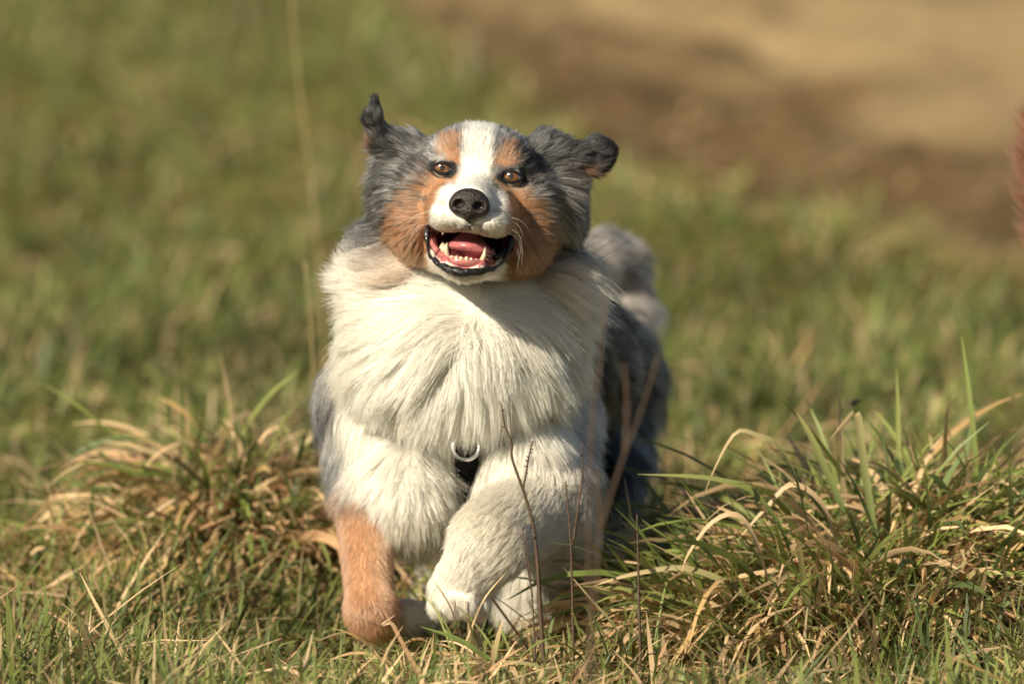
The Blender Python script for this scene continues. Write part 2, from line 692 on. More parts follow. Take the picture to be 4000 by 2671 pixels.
xs = np.arange(-.20, .165, .0022)
ys = np.concatenate([np.arange(-.125, .17, .0022), np.arange(.17, .99, .006)])
zs = np.concatenate([np.arange(-.01, .28, .0035), np.arange(.28, .62, .0022)])
grid = Grid(xs, ys, zs)
for t_, p_, k_ in prims:
    grid.add(p_, k_)
for p_, k_ in cuts:
    grid.add(p_, k_, sub=True)
bv, bq = grid.mesh()
del grid


def vertex_normals(v, q):
    fn = np.cross(v[q[:, 2]] - v[q[:, 0]], v[q[:, 3]] - v[q[:, 1]])
    n = np.zeros_like(v)
    for k in range(4):
        np.add.at(n, q[:, k], fn)
    return norm(n)


def relax(v, q, it=3, lam=.5):
    for _ in range(it):
        s = np.zeros_like(v)
        c = np.zeros(len(v))
        for a_, b_ in ((0, 1), (1, 2), (2, 3), (3, 0)):
            np.add.at(s, q[:, a_], v[q[:, b_]])
            np.add.at(c, q[:, a_], 1)
        v = v + lam * (s / np.maximum(c, 1)[:, None] - v)
    return v


bv = relax(bv, bq, 3)
bn = vertex_normals(bv, bq)

# ------------------------------------------------------------------ coat: colour, length, direction over the body
TAGS = sorted(set(t for t, _, _ in prims))
WHITE = np.array([.94, .90, .80])
CREAM = np.array([.91, .84, .69])
TAN = np.array([.43, .215, .105])
RUST = np.array([.33, .125, .045])
BLACK = np.array([.012, .011, .012])
GREY = np.array([.155, .150, .145])
SILVER = np.array([.40, .385, .36])
DARK = np.array([.045, .042, .042])


def mix(a, b, t):
    t = np.asarray(t)[..., None]
    return a * (1 - t) + b * t


def merle(p, seed=1, dark=0.0):
    n = fbm(p, 32, seed, 3)
    c = mix(GREY[None], SILVER[None], sstep(.45, .75, n))
    c = mix(c, np.broadcast_to(BLACK, c.shape), sstep(.52 - dark, .42 - dark * .6, fbm(p, 24, seed + 7, 3)) * .9)
    return c


def head_colour(p):
    h = Hl(p)
    x, u, f = h.T
    n = fbm(p, 70, 3)
    nn = (fbm(p, 120, 13) - .5)
    ax = np.abs(x)
    c = mix(GREY[None] * .85, SILVER[None] * 1.15, sstep(.40, .64, .6 * fbm(p, 120, 5) + .4 * fbm(p, 45, 6)))
    c = mix(c, np.broadcast_to(BLACK * 1.5, c.shape), sstep(.53, .42, fbm(p, 42, 8, 3)) * sstep(.38, .55, fbm(p, 170, 9)) * .95)
    # tan cheek, down from the eye
    edge = 4.6 + np.maximum(0, -u - .3) * .55
    tan = sstep(.7, -.9, ax - edge + nn * 3.0) * sstep(.5, -1.0, u + nn * 2.5)
    tc = mix(TAN[None], RUST[None], sstep(.45, .7, n) * .4)
    tc = mix(tc, SILVER[None] * np.array([1.1, .85, .6]), sstep(-4.5, -1, u) * sstep(.42, .6, fbm(p, 90, 23)) * .8)
    tc = mix(tc, np.broadcast_to(DARK, tc.shape), sstep(-5, -1.5, u) * sstep(.56, .68, fbm(p, 110, 29)) * .8)
    c = mix(c, tc, tan)
    # brow spots
    for s_ in (-1, 1):
        d = np.hypot((x - s_ * 2.35) / 1.12, (u - 1.65) / 1.2)
        c = mix(c, TAN[None] * 1.05, .92 * sstep(1.35, .45, d + nn * 2.2) * (f > -5))
    # white blaze and muzzle
    w = 1.15 + .12 * np.maximum(0, u - 2) + .5 * sstep(.2, -1.2, u)
    bl = sstep(.35, -.25, np.abs(x + .12 + .05 * u) - w + nn * .8) * sstep(-9, -7.5, f)
    mw = 2.3 + .95 * np.clip((-u - 1.0) / 2.5, 0, 1)
    mz = sstep(.4, -.3, ax - mw + nn * .9) * sstep(-.8, -1.8, u) * sstep(-1.2, .8, f + .35 * (ax - 2))
    c = mix(c, WHITE[None], np.maximum(bl, mz))
    # chin and throat: pale
    ch = sstep(-6.6, -7.4, u + nn) * sstep(3.4, 2.4, ax - .15 * np.maximum(0, -f))
    c = mix(c, mix(WHITE[None], TAN[None], .22 * np.ones(len(u))), ch)
    # dark mottling below the nose
    md = sstep(2.4, .6, np.hypot(x / 1.0, (u + 5.0) / .75)) * sstep(4, 6, f) * sstep(.42, .62, fbm(p, 260, 33))
    c = mix(c, np.broadcast_to(DARK, c.shape), md * .85)
    # tan ring round the nose
    rn = np.hypot(x / 2.15, (u + 2.8) / 1.75)
    c = mix(c, TAN[None] * 1.15, sstep(.25, 0, np.abs(rn - 1.12)) * sstep(4, 6, f) * (u > -3.6) * .55)
    # black eye rims
    for ex, eu, ef in EYES:
        dx = (x - ex)
        d = np.hypot(dx / 1.42, (u - eu) / .78)
        c = mix(c, np.broadcast_to(BLACK, c.shape), sstep(1.12, .86, d + nn * .8) * (f > -4))
        so = np.sign(ex)
        tr = sstep(.7, 0, np.abs((u - eu) + .55 * (dx * so - 1.2)) - .1) * sstep(1.0, 1.6, dx * so) * sstep(4.2, 2.6, dx * so)
        c = mix(c, np.broadcast_to(DARK, c.shape), tr * .8)
    # small dark freckles on the lit cheek
    for (qx, qu) in ((-5.1, -2.0), (-4.4, -2.9), (-5.4, -3.4)):
        c = mix(c, np.broadcast_to(DARK, c.shape), sstep(.42, .15, np.hypot(x - qx, (u - qu) * .8)) * .75)
    return c


def coat_colour(p, W):
    a, b = unproj(p)
    d = p[:, 1]
    nn = fbm(p, 45, 61) - .5
    out = np.zeros((len(p), 3))
    one = np.ones(len(p))
    headc = head_colour(p)
    rules = {}
    for t in ('head', 'muzzle', 'cheek', 'jaw'):
        rules[t] = headc
    wh = mix(WHITE[None], CREAM[None], fbm(p, 18, 71))
    rules['paw_r'] = rules['fore_r'] = rules['meta_r'] = wh * np.array([.93, .92, .90])
    m1 = merle(p, 81, .0)
    md = merle(p, 85, .03) * .75
    # neck / ruff: white in front, merle behind and high up on the sides
    ru = wh
    ru = mix(ru, m1, sstep(.17, .24, d + nn * .08))
    hi = sstep(1080, 900, b + nn * 260 + np.abs(a - 1850) * 0) * sstep(230, 330, np.abs(a - 1850 + (b - 800) * .1))
    ru = mix(ru, merle(p, 91, .02), hi * .92)
    ru = mix(ru, m1, sstep(.05, .12, d) * sstep(2210, 2310, a + nn * 160) * sstep(1180, 1330, b) * .8)
    for t in ('ruff', 'neck', 'bib'):
        rules[t] = ru
    al = mix(wh, m1, sstep(1400, 1330, a + nn * 110 + np.maximum(0, d - .14) * -900))
    al = mix(al, TAN[None], sstep(1780, 1900, b + nn * 120) * sstep(1400, 1310, a))
    al = mix(al, np.broadcast_to(TAN * 1.25, al.shape), .85 * sstep(1930, 2080, b + nn * 240) * sstep(1570, 1430, a + nn * 120))
    rules['arm_l'] = al
    tl = mix(np.array([[.60, .34, .19]]), TAN[None], sstep(.5, .75, fbm(p, 60, 95)) * .4 + .1)
    tl = mix(tl, m1, sstep(2030, 1930, b + nn * 100) * .6)
    tl = mix(tl, RUST[None] * 1.1, .75 * sstep(1480, 1540, a + nn * 60))
    rules['fore_l'] = tl
    rules['paw_l'] = mix(tl, wh * .9, sstep(1520, 1600, a))
    ar = mix(wh, m1 * .8, sstep(2190, 2300, a + nn * 190))
    rules['arm_r'] = ar
    rules['elbow_f'] = wh * .95
    rules['torso'] = md
    rules['thigh'] = mix(md, m1 * .7, .3 * one)
    rules['hind'] = mix(md, wh * .9, sstep(1950, 2080, b + nn * 100))
    rules['hindpaw'] = wh
    tb = np.sin((p @ norm(np.array([-.7, 0, .5]))) * 190 + nn * 9)
    tlc = mix(np.array([[.24, .22, .20]]), np.array([[.62, .55, .47]]), sstep(-.6, .9, tb + nn * 2.5))
    rules['tail'] = tlc
    sl = merle(p, 101, .15) * .58
    rules['side_l'] = sl
    rules['side_r'] = merle(p, 103, .14) * .5
    ea = merle(p, 107, .18) * .42
    ea = mix(ea, RUST[None], sstep(1490, 1450, a + nn * 50) * sstep(540, 570, b))
    rules['ear_l'] = ea
    rules['ear_lt'] = mix(np.broadcast_to(BLACK * 1.6, ea.shape), SILVER[None] * .5, sstep(.5, .68, fbm(p, 120, 109)) * sstep(430, 470, b))
    er = mix(np.broadcast_to(BLACK * 1.5, ea.shape), RUST[None] * .6, sstep(625, 670, b) * sstep(2330, 2260, a))
    rules['ear_rt'] = er
    rules['ear_r'] = mix(merle(p, 111, .16) * .42, er, sstep(2190, 2250, a))
    for i, t in enumerate(TAGS):
        out += W[:, i:i + 1] * rules[t]
    return out


def weights(p, s=.009):
    D = np.full((len(p), len(TAGS)), 9.0)
    for t, pr, k in prims:
        i = TAGS.index(t)
        D[:, i] = np.minimum(D[:, i], pr.dist(p))
    D -= D.min(1, keepdims=True)
    w = np.exp(-D / s)
    return w / w.sum(1, keepdims=True)


def cut_depth(p):
    d = np.full(len(p), 9.0)
    for pr, k in cuts[:5]:
        d = np.minimum(d, pr.dist(p))
    return d


LEN = dict(head=.011, muzzle=.0045, cheek=.016, jaw=.008, neck=.040, ruff=.054, bib=.054, arm_l=.036, arm_r=.034, fore_l=.010,
           fore_r=.021, meta_r=.015, paw_r=.009, paw_l=.009, elbow_f=.03, torso=.034, thigh=.04, hind=.018, hindpaw=.008,
           tail=.030, side_l=.034, side_r=.030, ear_l=.014, ear_r=.013, ear_lt=.006, ear_rt=.007)
LIFT = dict(head=18, muzzle=16, cheek=20, jaw=18, neck=14, ruff=14, bib=14, arm_l=17, arm_r=17, fore_l=10, fore_r=14, meta_r=14, paw_r=15,
            paw_l=20, elbow_f=25, torso=18, thigh=20, hind=18, hindpaw=18, tail=24, side_l=24, side_r=22, ear_l=25, ear_r=24, ear_lt=14, ear_rt=14)
DENS = dict(head=3.2, muzzle=4.5, cheek=2.8, jaw=3.0, neck=1.1, ruff=1.5, bib=1.6, arm_l=1.15, arm_r=1.15, fore_l=2.6, fore_r=2.2, meta_r=2.6,
            paw_r=3.2, paw_l=2.2, elbow_f=1.2, torso=.7, thigh=.7, hind=1.0, hindpaw=1.5, tail=1.1, side_l=1.7, side_r=1.7, ear_l=2.2, ear_r=2.2, ear_lt=3.5, ear_rt=3.5)
CLUMP = dict(head=.35, muzzle=.15, cheek=.45, jaw=.3, neck=.5, ruff=.56, bib=.58, arm_l=.45, arm_r=.45, fore_l=.2, fore_r=.4, meta_r=.35, paw_r=.2,
             paw_l=.4, elbow_f=.6, torso=.6, thigh=.6, hind=.4, hindpaw=.3, tail=.4, side_l=.75, side_r=.7, ear_l=.7, ear_r=.7, ear_lt=.2, ear_rt=.2)


def per(d, W):
    return W @ np.array([d[t] for t in TAGS])


NOSE = H(0, -2.9, 8.5)
THROAT = P(1862, 1140, -.02)


def fur_dir(p, n, W):
    a, b = unproj(p)
    out = np.zeros_like(p)
    one = np.ones((len(p), 1))
    radial = norm(p - NOSE)
    hd = norm(radial + .25 * -hF)
    down = np.array([0, 0, -1.0])
    ch = norm(p - THROAT)
    side = (1.1 + .7 * sstep(1480, 1180, b))[:, None] * np.array([1.0, 0, 0]) + np.array([0, .5, 1.0])
    ch = norm(norm(ch * side) + .18 * down + .12 * n)
    sw = noise_vec(p, 13, 201)
    dirs = {}
    for t in ('head', 'muzzle', 'cheek', 'jaw'):
        dirs[t] = hd
    for t in ('ruff', 'neck', 'bib'):
        dirs[t] = norm(ch + .55 * noise_vec(p, 9, 207) + .12 * sw)
    inward = np.zeros_like(p)
    inward[:, 0] = np.clip((1760 - a) / 300, -1, 1)
    dirs['arm_l'] = norm(1.0 * down + .22 * inward + np.array([0, .12, 0]) + .22 * sw)
    dirs['arm_r'] = norm(1.0 * down + .12 * inward + np.array([0.1, .15, 0]) + .22 * sw)
    dirs['elbow_f'] = norm(down + .2 * sw)
    dirs['torso'] = norm(np.array([.15, .75, -.45]) + .3 * sw)
    dirs['thigh'] = norm(np.array([.1, .35, -.9]) + .25 * sw)
    dirs['side_l'] = norm(np.array([-.55, .35, -.65]) + .35 * sw)
    dirs['side_r'] = norm(np.array([.30, .40, -.75]) + .30 * sw)
    dirs['ear_l'] = norm(np.array([-.9, .15, -.12]) + .3 * sw)
    dirs['ear_r'] = norm(np.array([.55, .3, .35]) + .3 * sw)
    dirs['ear_lt'] = one * norm(np.array([.05, 0, 1.0]))
    dirs['ear_rt'] = one * norm(np.array([1.0, 0, .3]))
    dirs['tail'] = norm(np.array([.5, .1, -.55]) + .2 * n + .2 * sw)
    axes = {}
    for t, pr, k in prims:
        axes[t] = pr.axis()
    for i, t in enumerate(TAGS):
        v = dirs[t] if t in dirs else one * axes[t]
        out += W[:, i:i + 1] * v
    return norm(out)


# ---- body mesh
bw = weights(bv)
bc = coat_colour(bv, bw)
cd = cut_depth(bv)
hb = Hl(bv)
inm = (cd < .0018)
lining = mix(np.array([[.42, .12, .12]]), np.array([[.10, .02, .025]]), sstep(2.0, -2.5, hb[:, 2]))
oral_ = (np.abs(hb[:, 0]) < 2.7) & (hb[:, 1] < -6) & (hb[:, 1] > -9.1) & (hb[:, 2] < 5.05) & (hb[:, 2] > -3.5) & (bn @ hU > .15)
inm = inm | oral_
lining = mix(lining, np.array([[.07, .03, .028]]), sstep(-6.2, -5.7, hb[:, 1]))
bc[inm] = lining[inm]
bc[~inm] *= .82
eyecut = np.minimum(*[c_[0].dist(bv) for c_ in cuts[5:7]])
bc[eyecut < .0022] = BLACK
wet = inm.astype(float)

dog = empty('dog', (P(1850, 2500, .4)[0], .4, 0))
tag(dog, 'running merle shepherd dog with white ruff, copper cheeks and open mouth', 'dog')
INV = Matrix.Translation(-dog.location)


def child(o, parent, world_verts=True):
    o.parent = parent
    if world_verts and parent is dog:
        o.matrix_parent_inverse = INV
    return o


body = child(make_mesh('body', bv, bq, 4, M_SKIN, cols=bc, extra={'wet': wet}), dog)

# ---- strands
N_FUR = 680000
tri_a = bq[:, [0, 1, 2]]
tri_b = bq[:, [0, 2, 3]]
tris = np.vstack([tri_a, tri_b])
e1 = bv[tris[:, 1]] - bv[tris[:, 0]]
e2 = bv[tris[:, 2]] - bv[tris[:, 0]]
area = .5 * np.linalg.norm(np.cross(e1, e2), axis=1)
vd = per(DENS, bw)
lo_half = [(-3.6, -4.95, .7), (-3.82, -5.6, 1.1),  (-3.55, -7.05, 1.9), (-3.02, -8.1, 3.3), (-1.8, -8.78, 4.85)  ]
lipc = spline(lo_half + [(0, -9.15, 5.5)] + [(-a_, b_, c_) for a_, b_, c_ in lo_half[::-1]], 60)
lipd = np.full(len(bv), 9.0)
hm = (np.abs(hb) < 14).all(1)
lipd[hm] = np.min(np.linalg.norm(hb[hm][:, None, :] - lipc[None], axis=2), axis=1)
hx, hu, hf = hb.T
oral = (np.abs(hx) < 2.7) & (hu < -6) & (hu > -9.1) & (hf < 5.05) & (hf > -3.5) & (bn @ hU > .15)
bare = oral | (cd < .0030) | (eyecut < .003) | (lipd < .36)
nose_zone = (np.hypot(hx / 1.75, (hu + 3.25) / 1.6) < 1.0) & (hf > 4.8)
vd[bare | nose_zone] = 0
vd[bn @ (-FWD) < -.35] *= .55
vd[bv[:, 1] > .35] *= .7
tw = area * vd[tris].min(1)
pick = rng.choice(len(tris), N_FUR, p=tw / tw.sum())
r1, r2 = rng.random(N_FUR), rng.random(N_FUR)
fl = r1 + r2 > 1
r1[fl], r2[fl] = 1 - r1[fl], 1 - r2[fl]
root = bv[tris[pick, 0]] + r1[:, None] * e1[pick] + r2[:, None] * e2[pick]
nrm = norm(bn[tris[pick, 0]] * (1 - r1 - r2)[:, None] + bn[tris[pick, 1]] * r1[:, None] + bn[tris[pick, 2]] * r2[:, None])
W = weights(root)
flen = per(LEN, W) * np.exp(np.clip(rng.normal(0, .22, N_FUR), -.6, .4))
_, rb_ = unproj(root)
flen *= 1 - .38 * sstep(1080, 920, rb_) * W[:, [TAGS.index('ruff'), TAGS.index('neck')]].sum(1)     # shorter beside the cheeks
# short velvet round mouth and eyes
hr = Hl(root)
for ex, eu, ef in EYES:
    de = np.linalg.norm((hr - np.array([ex, eu, ef + .6])) * np.array([1, 1.15, .8]), axis=1)
    flen *= .28 + .72 * sstep(1.2, 3.0, de)
lift = np.radians(per(LIFT, W) * (1 + rng.normal(0, .18, N_FUR)))
clump = per(CLUMP, W)
fd = fur_dir(root, nrm, W)
tang = norm(fd - nrm * np.sum(fd * nrm, 1, keepdims=True))
K = 7
pts = np.zeros((N_FUR, K, 3))
pts[:, 0] = root - nrm * .0008
lock = noise_vec(root, 38, 301)
wig = noise_vec(root, 15, 331)
fine = rng.normal(0, 1, (N_FUR, 3))
step = (flen / (K - 1))[:, None]
long_ = sstep(.015, .05, flen)[:, None]
for k in range(1, K):
    s = k / (K - 1)
    L = lift * (1.25 - .9 * s)
    dirk = tang * np.cos(L)[:, None] + nrm * np.sin(L)[:, None]
    dirk = dirk + (lock * .20 + wig * .72 * math.sin(s * 5.0)) * long_ + fine * (.04 + .04 * s)
    dirk = dirk + np.array([0, 0, -.28]) * s * long_
    pts[:, k] = pts[:, k - 1] + norm(dirk) * step
# clumps: every strand leans to the nearest of a subset
gsel = np.nonzero(rng.random(N_FUR) < np.where(flen > .03, .009, np.where(flen > .013, .03, .05)))[0]
kd = kdtree.KDTree(len(gsel))
for i, gidx in enumerate(gsel):
    kd.insert(root[gidx], i)
kd.balance()
near = np.fromiter((kd.find(r)[1] for r in root.tolist()), dtype=np.int64, count=N_FUR)
gi = gsel[near]
prof = (np.linspace(0, 1, K) ** 1.1)[None, :, None] * (clump * (0.75 + .35 * rng.random(N_FUR)))[:, None, None]
prof = np.clip(prof, 0, .93)
gl = (flen / flen[gi])[:, None, None]
target = root[gi][:, None, :] + (pts[gi] - root[gi][:, None, :]) * np.clip(gl, .6, 1.3)
pts = pts * (1 - prof) + target * prof
swap = (rng.random(N_FUR) < .75) & (clump > .5)
croot = np.where(swap[:, None], root[gi], root)
cW = np.where(swap[:, None], W[gi], W)
fc = coat_colour(croot, cW)
greyish = sstep(.55, .3, fc.mean(1)) * (fc[:, 0] < 1.5 * fc[:, 2])
fc = fc * np.exp(greyish * rng.normal(0, .55, N_FUR))[:, None]
stray = (rng.random(N_FUR) < .10) & (W[:, TAGS.index('head')] + W[:, TAGS.index('cheek')] > .5) & (fc.mean(1) < .5)
fc[stray] = np.array([.45, .42, .37]) * rng.uniform(.1, 1.1, stray.sum())[:, None]
fc = fc * np.exp(.75 * greyish * (noise(croot, 700, 79) - .5) * 2)[:, None]
lum = fc.mean(1)
fc = fc * np.exp(rng.normal(0, .22, N_FUR) * (1 - .75 * sstep(.4, .8, lum)))[:, None]
gv = np.exp(.12 * (noise(root[gi], 400, 77) - .5) * 2)
fc = np.clip(fc * gv[:, None], .004, .95)
cols = np.repeat(fc[:, None, :], K, 1)
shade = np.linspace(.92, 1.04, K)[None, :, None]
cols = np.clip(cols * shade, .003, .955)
rootr = (.00014 + .00006 * sstep(.01, .04, flen)) * (1 + .2 * rng.random(N_FUR))
prof_r = np.array([1, 1, 1, .95, .85, .65, .3])
rad = rootr[:, None] * prof_r[None, :]
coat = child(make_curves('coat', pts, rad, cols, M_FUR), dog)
coat.parent = body
coat.matrix_parent_inverse = Matrix.Identity(4)

# ------------------------------------------------------------------ eyes, nose, mouth
def uv_sphere(c, r, basis, nu=32, nv=20):
    th = np.linspace(0, np.pi, nv)
    ph = np.linspace(0, 2 * np.pi, nu, endpoint=False)
    T, Ph = np.meshgrid(th, ph, indexing='ij')
    loc = np.stack([np.sin(T) * np.cos(Ph), np.sin(T) * np.sin(Ph), np.cos(T)], -1).reshape(-1, 3)
    v = np.array(c) + (loc * np.array(r)) @ np.array(basis)
    i = np.arange(nv - 1)[:, None] * nu
    j = np.arange(nu)[None, :]
    q = np.stack([i + j, i + nu + j, i + nu + (j + 1) % nu, i + (j + 1) % nu], -1).reshape(-1, 4)
    return v, q, loc


M_EYE = mat_attr('eyeball', rough=0.12, spec=0.6)
M_EYE.node_tree.nodes['Principled BSDF'].inputs['Coat Weight'].default_value = 1.0
M_EYE.node_tree.nodes['Principled BSDF'].inputs['Coat Roughness'].default_value = 0.02
M_LID = mat_simple('eyelid_skin', (.012, .010, .010), rough=.75, spec=.2, bump=.3, scale=300)
M_NOSE = mat_simple('nose_leather', (.026, .018, .016), rough=.5, spec=.45, var=.5, scale=420, bump=1.0, coat=.10)
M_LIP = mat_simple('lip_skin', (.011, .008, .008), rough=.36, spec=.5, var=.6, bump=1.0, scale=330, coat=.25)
M_GUM = mat_simple('gum', (.46, .17, .15), rough=.25, spec=.5, var=.25, scale=120, coat=.4, sss=.15)
M_TONGUE = mat_simple('tongue', (.50, .155, .16), rough=.33, spec=.5, var=.12, scale=150, bump=.5, coat=.25, sss=.2)
M_TOOTH = mat_simple('tooth_enamel', (.62, .50, .33), rough=.22, spec=.5, var=.15, scale=200, coat=.2)

gaze = norm(hF + .03 * hU - .06 * hR)
for ex, eu, ef in EYES:
    gx_ = norm(hR - gaze * (hR @ gaze))
    gy_ = np.cross(gaze, gx_)
    v, q, loc = uv_sphere(H(ex, eu, ef), (.0112, .0112, .0112), [gx_, gy_, gaze], 48, 40)
    ang = np.degrees(np.arccos(np.clip(loc[:, 2], -1, 1)))
    azm = np.arctan2(loc[:, 1], loc[:, 0])
    irn = .5 + .5 * np.sin(azm * 23 + 2 * np.sin(azm * 7))
    iris = mix(np.array([[.15, .055, .012]]), np.array([[.28, .115, .03]]), irn * .6)
    iris = mix(iris, np.array([[.10, .03, .008]]), sstep(27, 31, ang))
    col = mix(np.array([[.006, .005, .006]]), iris, sstep(12.5, 15, ang))
    col = mix(col, np.array([[.06, .04, .035]]), sstep(30, 33, ang))
    col = mix(col, np.array([[.45, .40, .36]]), sstep(34, 46, ang))
    col = mix(col, np.array([[.010, .008, .008]]), sstep(44, 50, ang))
    eye = child(make_mesh('eye', v, q, 4, M_EYE, cols=col), dog)
    # lids: an almond ring lying on the ball
    t = np.linspace(0, 2 * np.pi, 40, endpoint=False)
    so = np.sign(ex)
    lx = .90 * np.cos(t)
    lu = .48 * np.sin(t) * (1 - .22 * np.cos(t) ** 2) + .02 * lx * so
    lu = np.where(lu > 0, lu * 1.0, lu * .95)
    rr = np.hypot(lx, lu)
    lf = np.sqrt(np.maximum(1.18 ** 2 - rr ** 2, .05)) - .02
    ringp = np.array([H(ex + a_ , eu + b_, ef + c_) for a_, b_, c_ in zip(lx, lu, lf)])
    rv = []
    sides = 8
    tn = norm(np.roll(ringp, -1, 0) - np.roll(ringp, 1, 0))
    nb = np.broadcast_to(hF, tn.shape)
    bb = norm(np.cross(tn, nb))
    aa = np.cross(bb, tn)
    for k in range(sides):
        an = 2 * np.pi * k / sides
        rv.append(ringp + .0015 * np.cos(an) * bb + .0012 * np.sin(an) * aa)
    rv = np.stack(rv, 1).reshape(-1, 3)
    i = np.arange(40)[:, None]
    j = np.arange(sides)[None, :]
    rq = np.stack([i * sides + j, i * sides + (j + 1) % sides, ((i + 1) % 40) * sides + (j + 1) % sides, ((i + 1) % 40) * sides + j], -1).reshape(-1, 4)
    lid = make_mesh('eyelid', rv, rq, 4, M_LID)
    lid.parent = eye


def sdf_part(name, adds, subs, lo, hi, h, mat, parent, k=.002, rel=2, colfn=None):
    ax = [np.arange(l, u_ + h, h) for l, u_ in zip(lo, hi)]
    g = Grid(*ax)
    for pr in adds:
        g.add(pr[0], pr[1] if len(pr) > 1 else k)
    for pr in subs:
        g.add(pr[0], pr[1] if len(pr) > 1 else k, sub=True)
    v, q = g.mesh()
    v = relax(v, q, rel)
    o = make_mesh(name, v, q, 4, mat, cols=None if colfn is None else colfn(v))
    return child(o, parent)


# nose leather
na = [(hell(0, -2.68, 7.15, 1.56, 1.02, 1.08), .003), (hell(.97, -3.22, 7.25, .90, .94, .92), .003), (hell(-.97, -3.22, 7.25, .90, .94, .92), .003),
      (hell(0, -3.5, 7.4, 1.0, .95, .85), .003), (hcone((0, -3.8, 7.6), (0, -4.4, 7.5), .5, .28), .003)]
ns = [(hell(.92, -3.22, 8.25, .52, .42, .8), .002), (hell(-.92, -3.22, 8.25, .52, .42, .8), .002),
      (hcone((1.2, -3.5, 8.2), (1.8, -3.8, 7.7), .18, .10), .001), (hcone((-1.2, -3.5, 8.2), (-1.8, -3.8, 7.7), .18, .10), .001),
      (hcone((0, -3.6, 8.36), (0, -5.1, 7.9), .06, .06), .0012)]
c0 = H(0, -3.3, 7.5)
nose = sdf_part('nose', na, ns, c0 - .028, c0 + .028, .0007, M_NOSE, dog)

# lips: black wet roll round the opening
def tube_obj(name, pts_, rad_, mat, parent, sides=10):
    v, q, c0_, c1_ = tube_arrays(pts_, rad_, sides)
    return child(make_mesh(name, v, [q, c0_, c1_], 4, mat), parent)


def hpts(l):
    return np.array([H(*x) for x in l])


lo_half = [(-3.6, -4.95, .7), (-3.82, -5.6, 1.1),  (-3.55, -7.05, 1.9), (-3.02, -8.1, 3.3), (-1.8, -8.78, 4.85)  ]
low = spline(hpts(lo_half + [(0, -9.15, 5.5)] + [(-a_, b_, c_) for a_, b_, c_ in lo_half[::-1]]), 80)
tt = np.linspace(0, 1, 80)
lrn = np.random.default_rng(5)
low = low + np.interp(np.arange(80), np.arange(0, 80, 2.0), lrn.normal(0, .0006, 40))[:, None] * hU
lr = .0013 + .0026 * np.exp(-((tt - .5) / .12) ** 2) + .0008 * np.exp(-((np.abs(tt - .5) - .4) / .08) ** 2) + np.interp(np.arange(80), np.arange(0, 80, 2.5), lrn.uniform(-.0004, .0011, 32)) + .0006 * np.sin(tt * 60) * np.exp(-((np.abs(tt - .5) - .25) / .12) ** 2)
tube_obj('lip', low, lr, M_LIP, dog)
upl = spline(hpts([(-3.95, -5.0, .9), (-3.3, -5.25, 3.0), (-2.3, -5.55, 5.4), (-1.1, -5.35, 6.9), (0, -4.95, 7.4), (1.1, -5.35, 6.9), (2.3, -5.55, 5.4), (3.3, -5.25, 3.0), (3.95, -5.0, .9)]), 60)
# lower gum, cheek lining
gum = -.0018 * hU + spline(hpts([(-2.55, -7.3, -.5), (-2.2, -7.6, 1.8), (-1.6, -7.9, 3.6), (-.9, -8.0, 4.55), (0, -8.02, 4.8), (.9, -8.0, 4.55), (1.6, -7.9, 3.6), (2.2, -7.6, 1.8), (2.55, -7.3, -.5)]), 60)
tube_obj('gum', gum, .0042 * np.ones(60), M_GUM, dog)
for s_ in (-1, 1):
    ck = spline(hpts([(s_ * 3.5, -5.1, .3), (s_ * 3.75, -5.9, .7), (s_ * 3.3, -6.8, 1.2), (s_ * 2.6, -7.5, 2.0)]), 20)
    tube_obj('cheek_lining', ck, np.linspace(.0038, .0030, 20), M_GUM if s_ < 0 else M_LIP, dog)  # right lining black: dark pigment plus the mouth's shade put into its colour

# tongue
tg = [(hcone((0, -6.9, -4.5), (.1, -6.75, 1.0), 1.5, 1.45), .006), (hell(.15, -6.75, 1.8, 1.85, .75, 2.7), .005), (hell(.85, -7.0, 2.2, 1.6, .42, 2.0), .004)]
tsub = [(hcone((.15, -5.75, -3), (.15, -5.95, 4.5), .22, .16), .004)]
c0 = H(.2, -6.8, -.5)
tongue = sdf_part('tongue', tg, [], c0 - np.array([.035, .065, .03]), c0 + np.array([.035, .065, .03]), .0010, M_TONGUE, dog)

# teeth
def tooth(base, tip, r, bend=(0, 0, 0), blunt=False):
    b_, t_ = np.array(base), np.array(tip)
    mid = (b_ + t_) / 2 + np.array(bend)
    pp = spline(hpts([b_, mid, t_]), 8)
    rr_ = r * .01 * (np.array([.9, 1.0, 1.0, 1.0, .98, .92, .8, .45]) if blunt else np.array([.92, 1.0, .98, .9, .76, .58, .36, .12]))
    tube_obj('tooth', pp, rr_, M_TOOTH, dog, 9)


tooth((-1.95, -4.9, 4.2), (-2.2, -6.05, 4.2), .25, (-.1, 0, .12))
for s_ in (-1, 1):
    tooth((s_ * 1.45, -8.1, 3.9), (s_ * 1.72, -6.65, 4.15), .24, (s_ * .12, 0, .15))
    for q_, (x_, f_) in enumerate(((.25, 4.95), (.68, 4.8), (1.08, 4.5))):
        tooth((s_ * x_, -8.25, f_), (s_ * x_ + rng.normal(0, .03), -7.72 - .03 * q_ + rng.normal(0, .03), f_ + .12), .20, blunt=True)
    for x_, f_, h_ in ((1.85, 2.7, .5), (2.05, 1.8, .6), (2.3, .8, .7)):
        tooth((s_ * x_, -7.45, f_), (s_ * x_ * .99, -7.3 + h_, f_), .30)

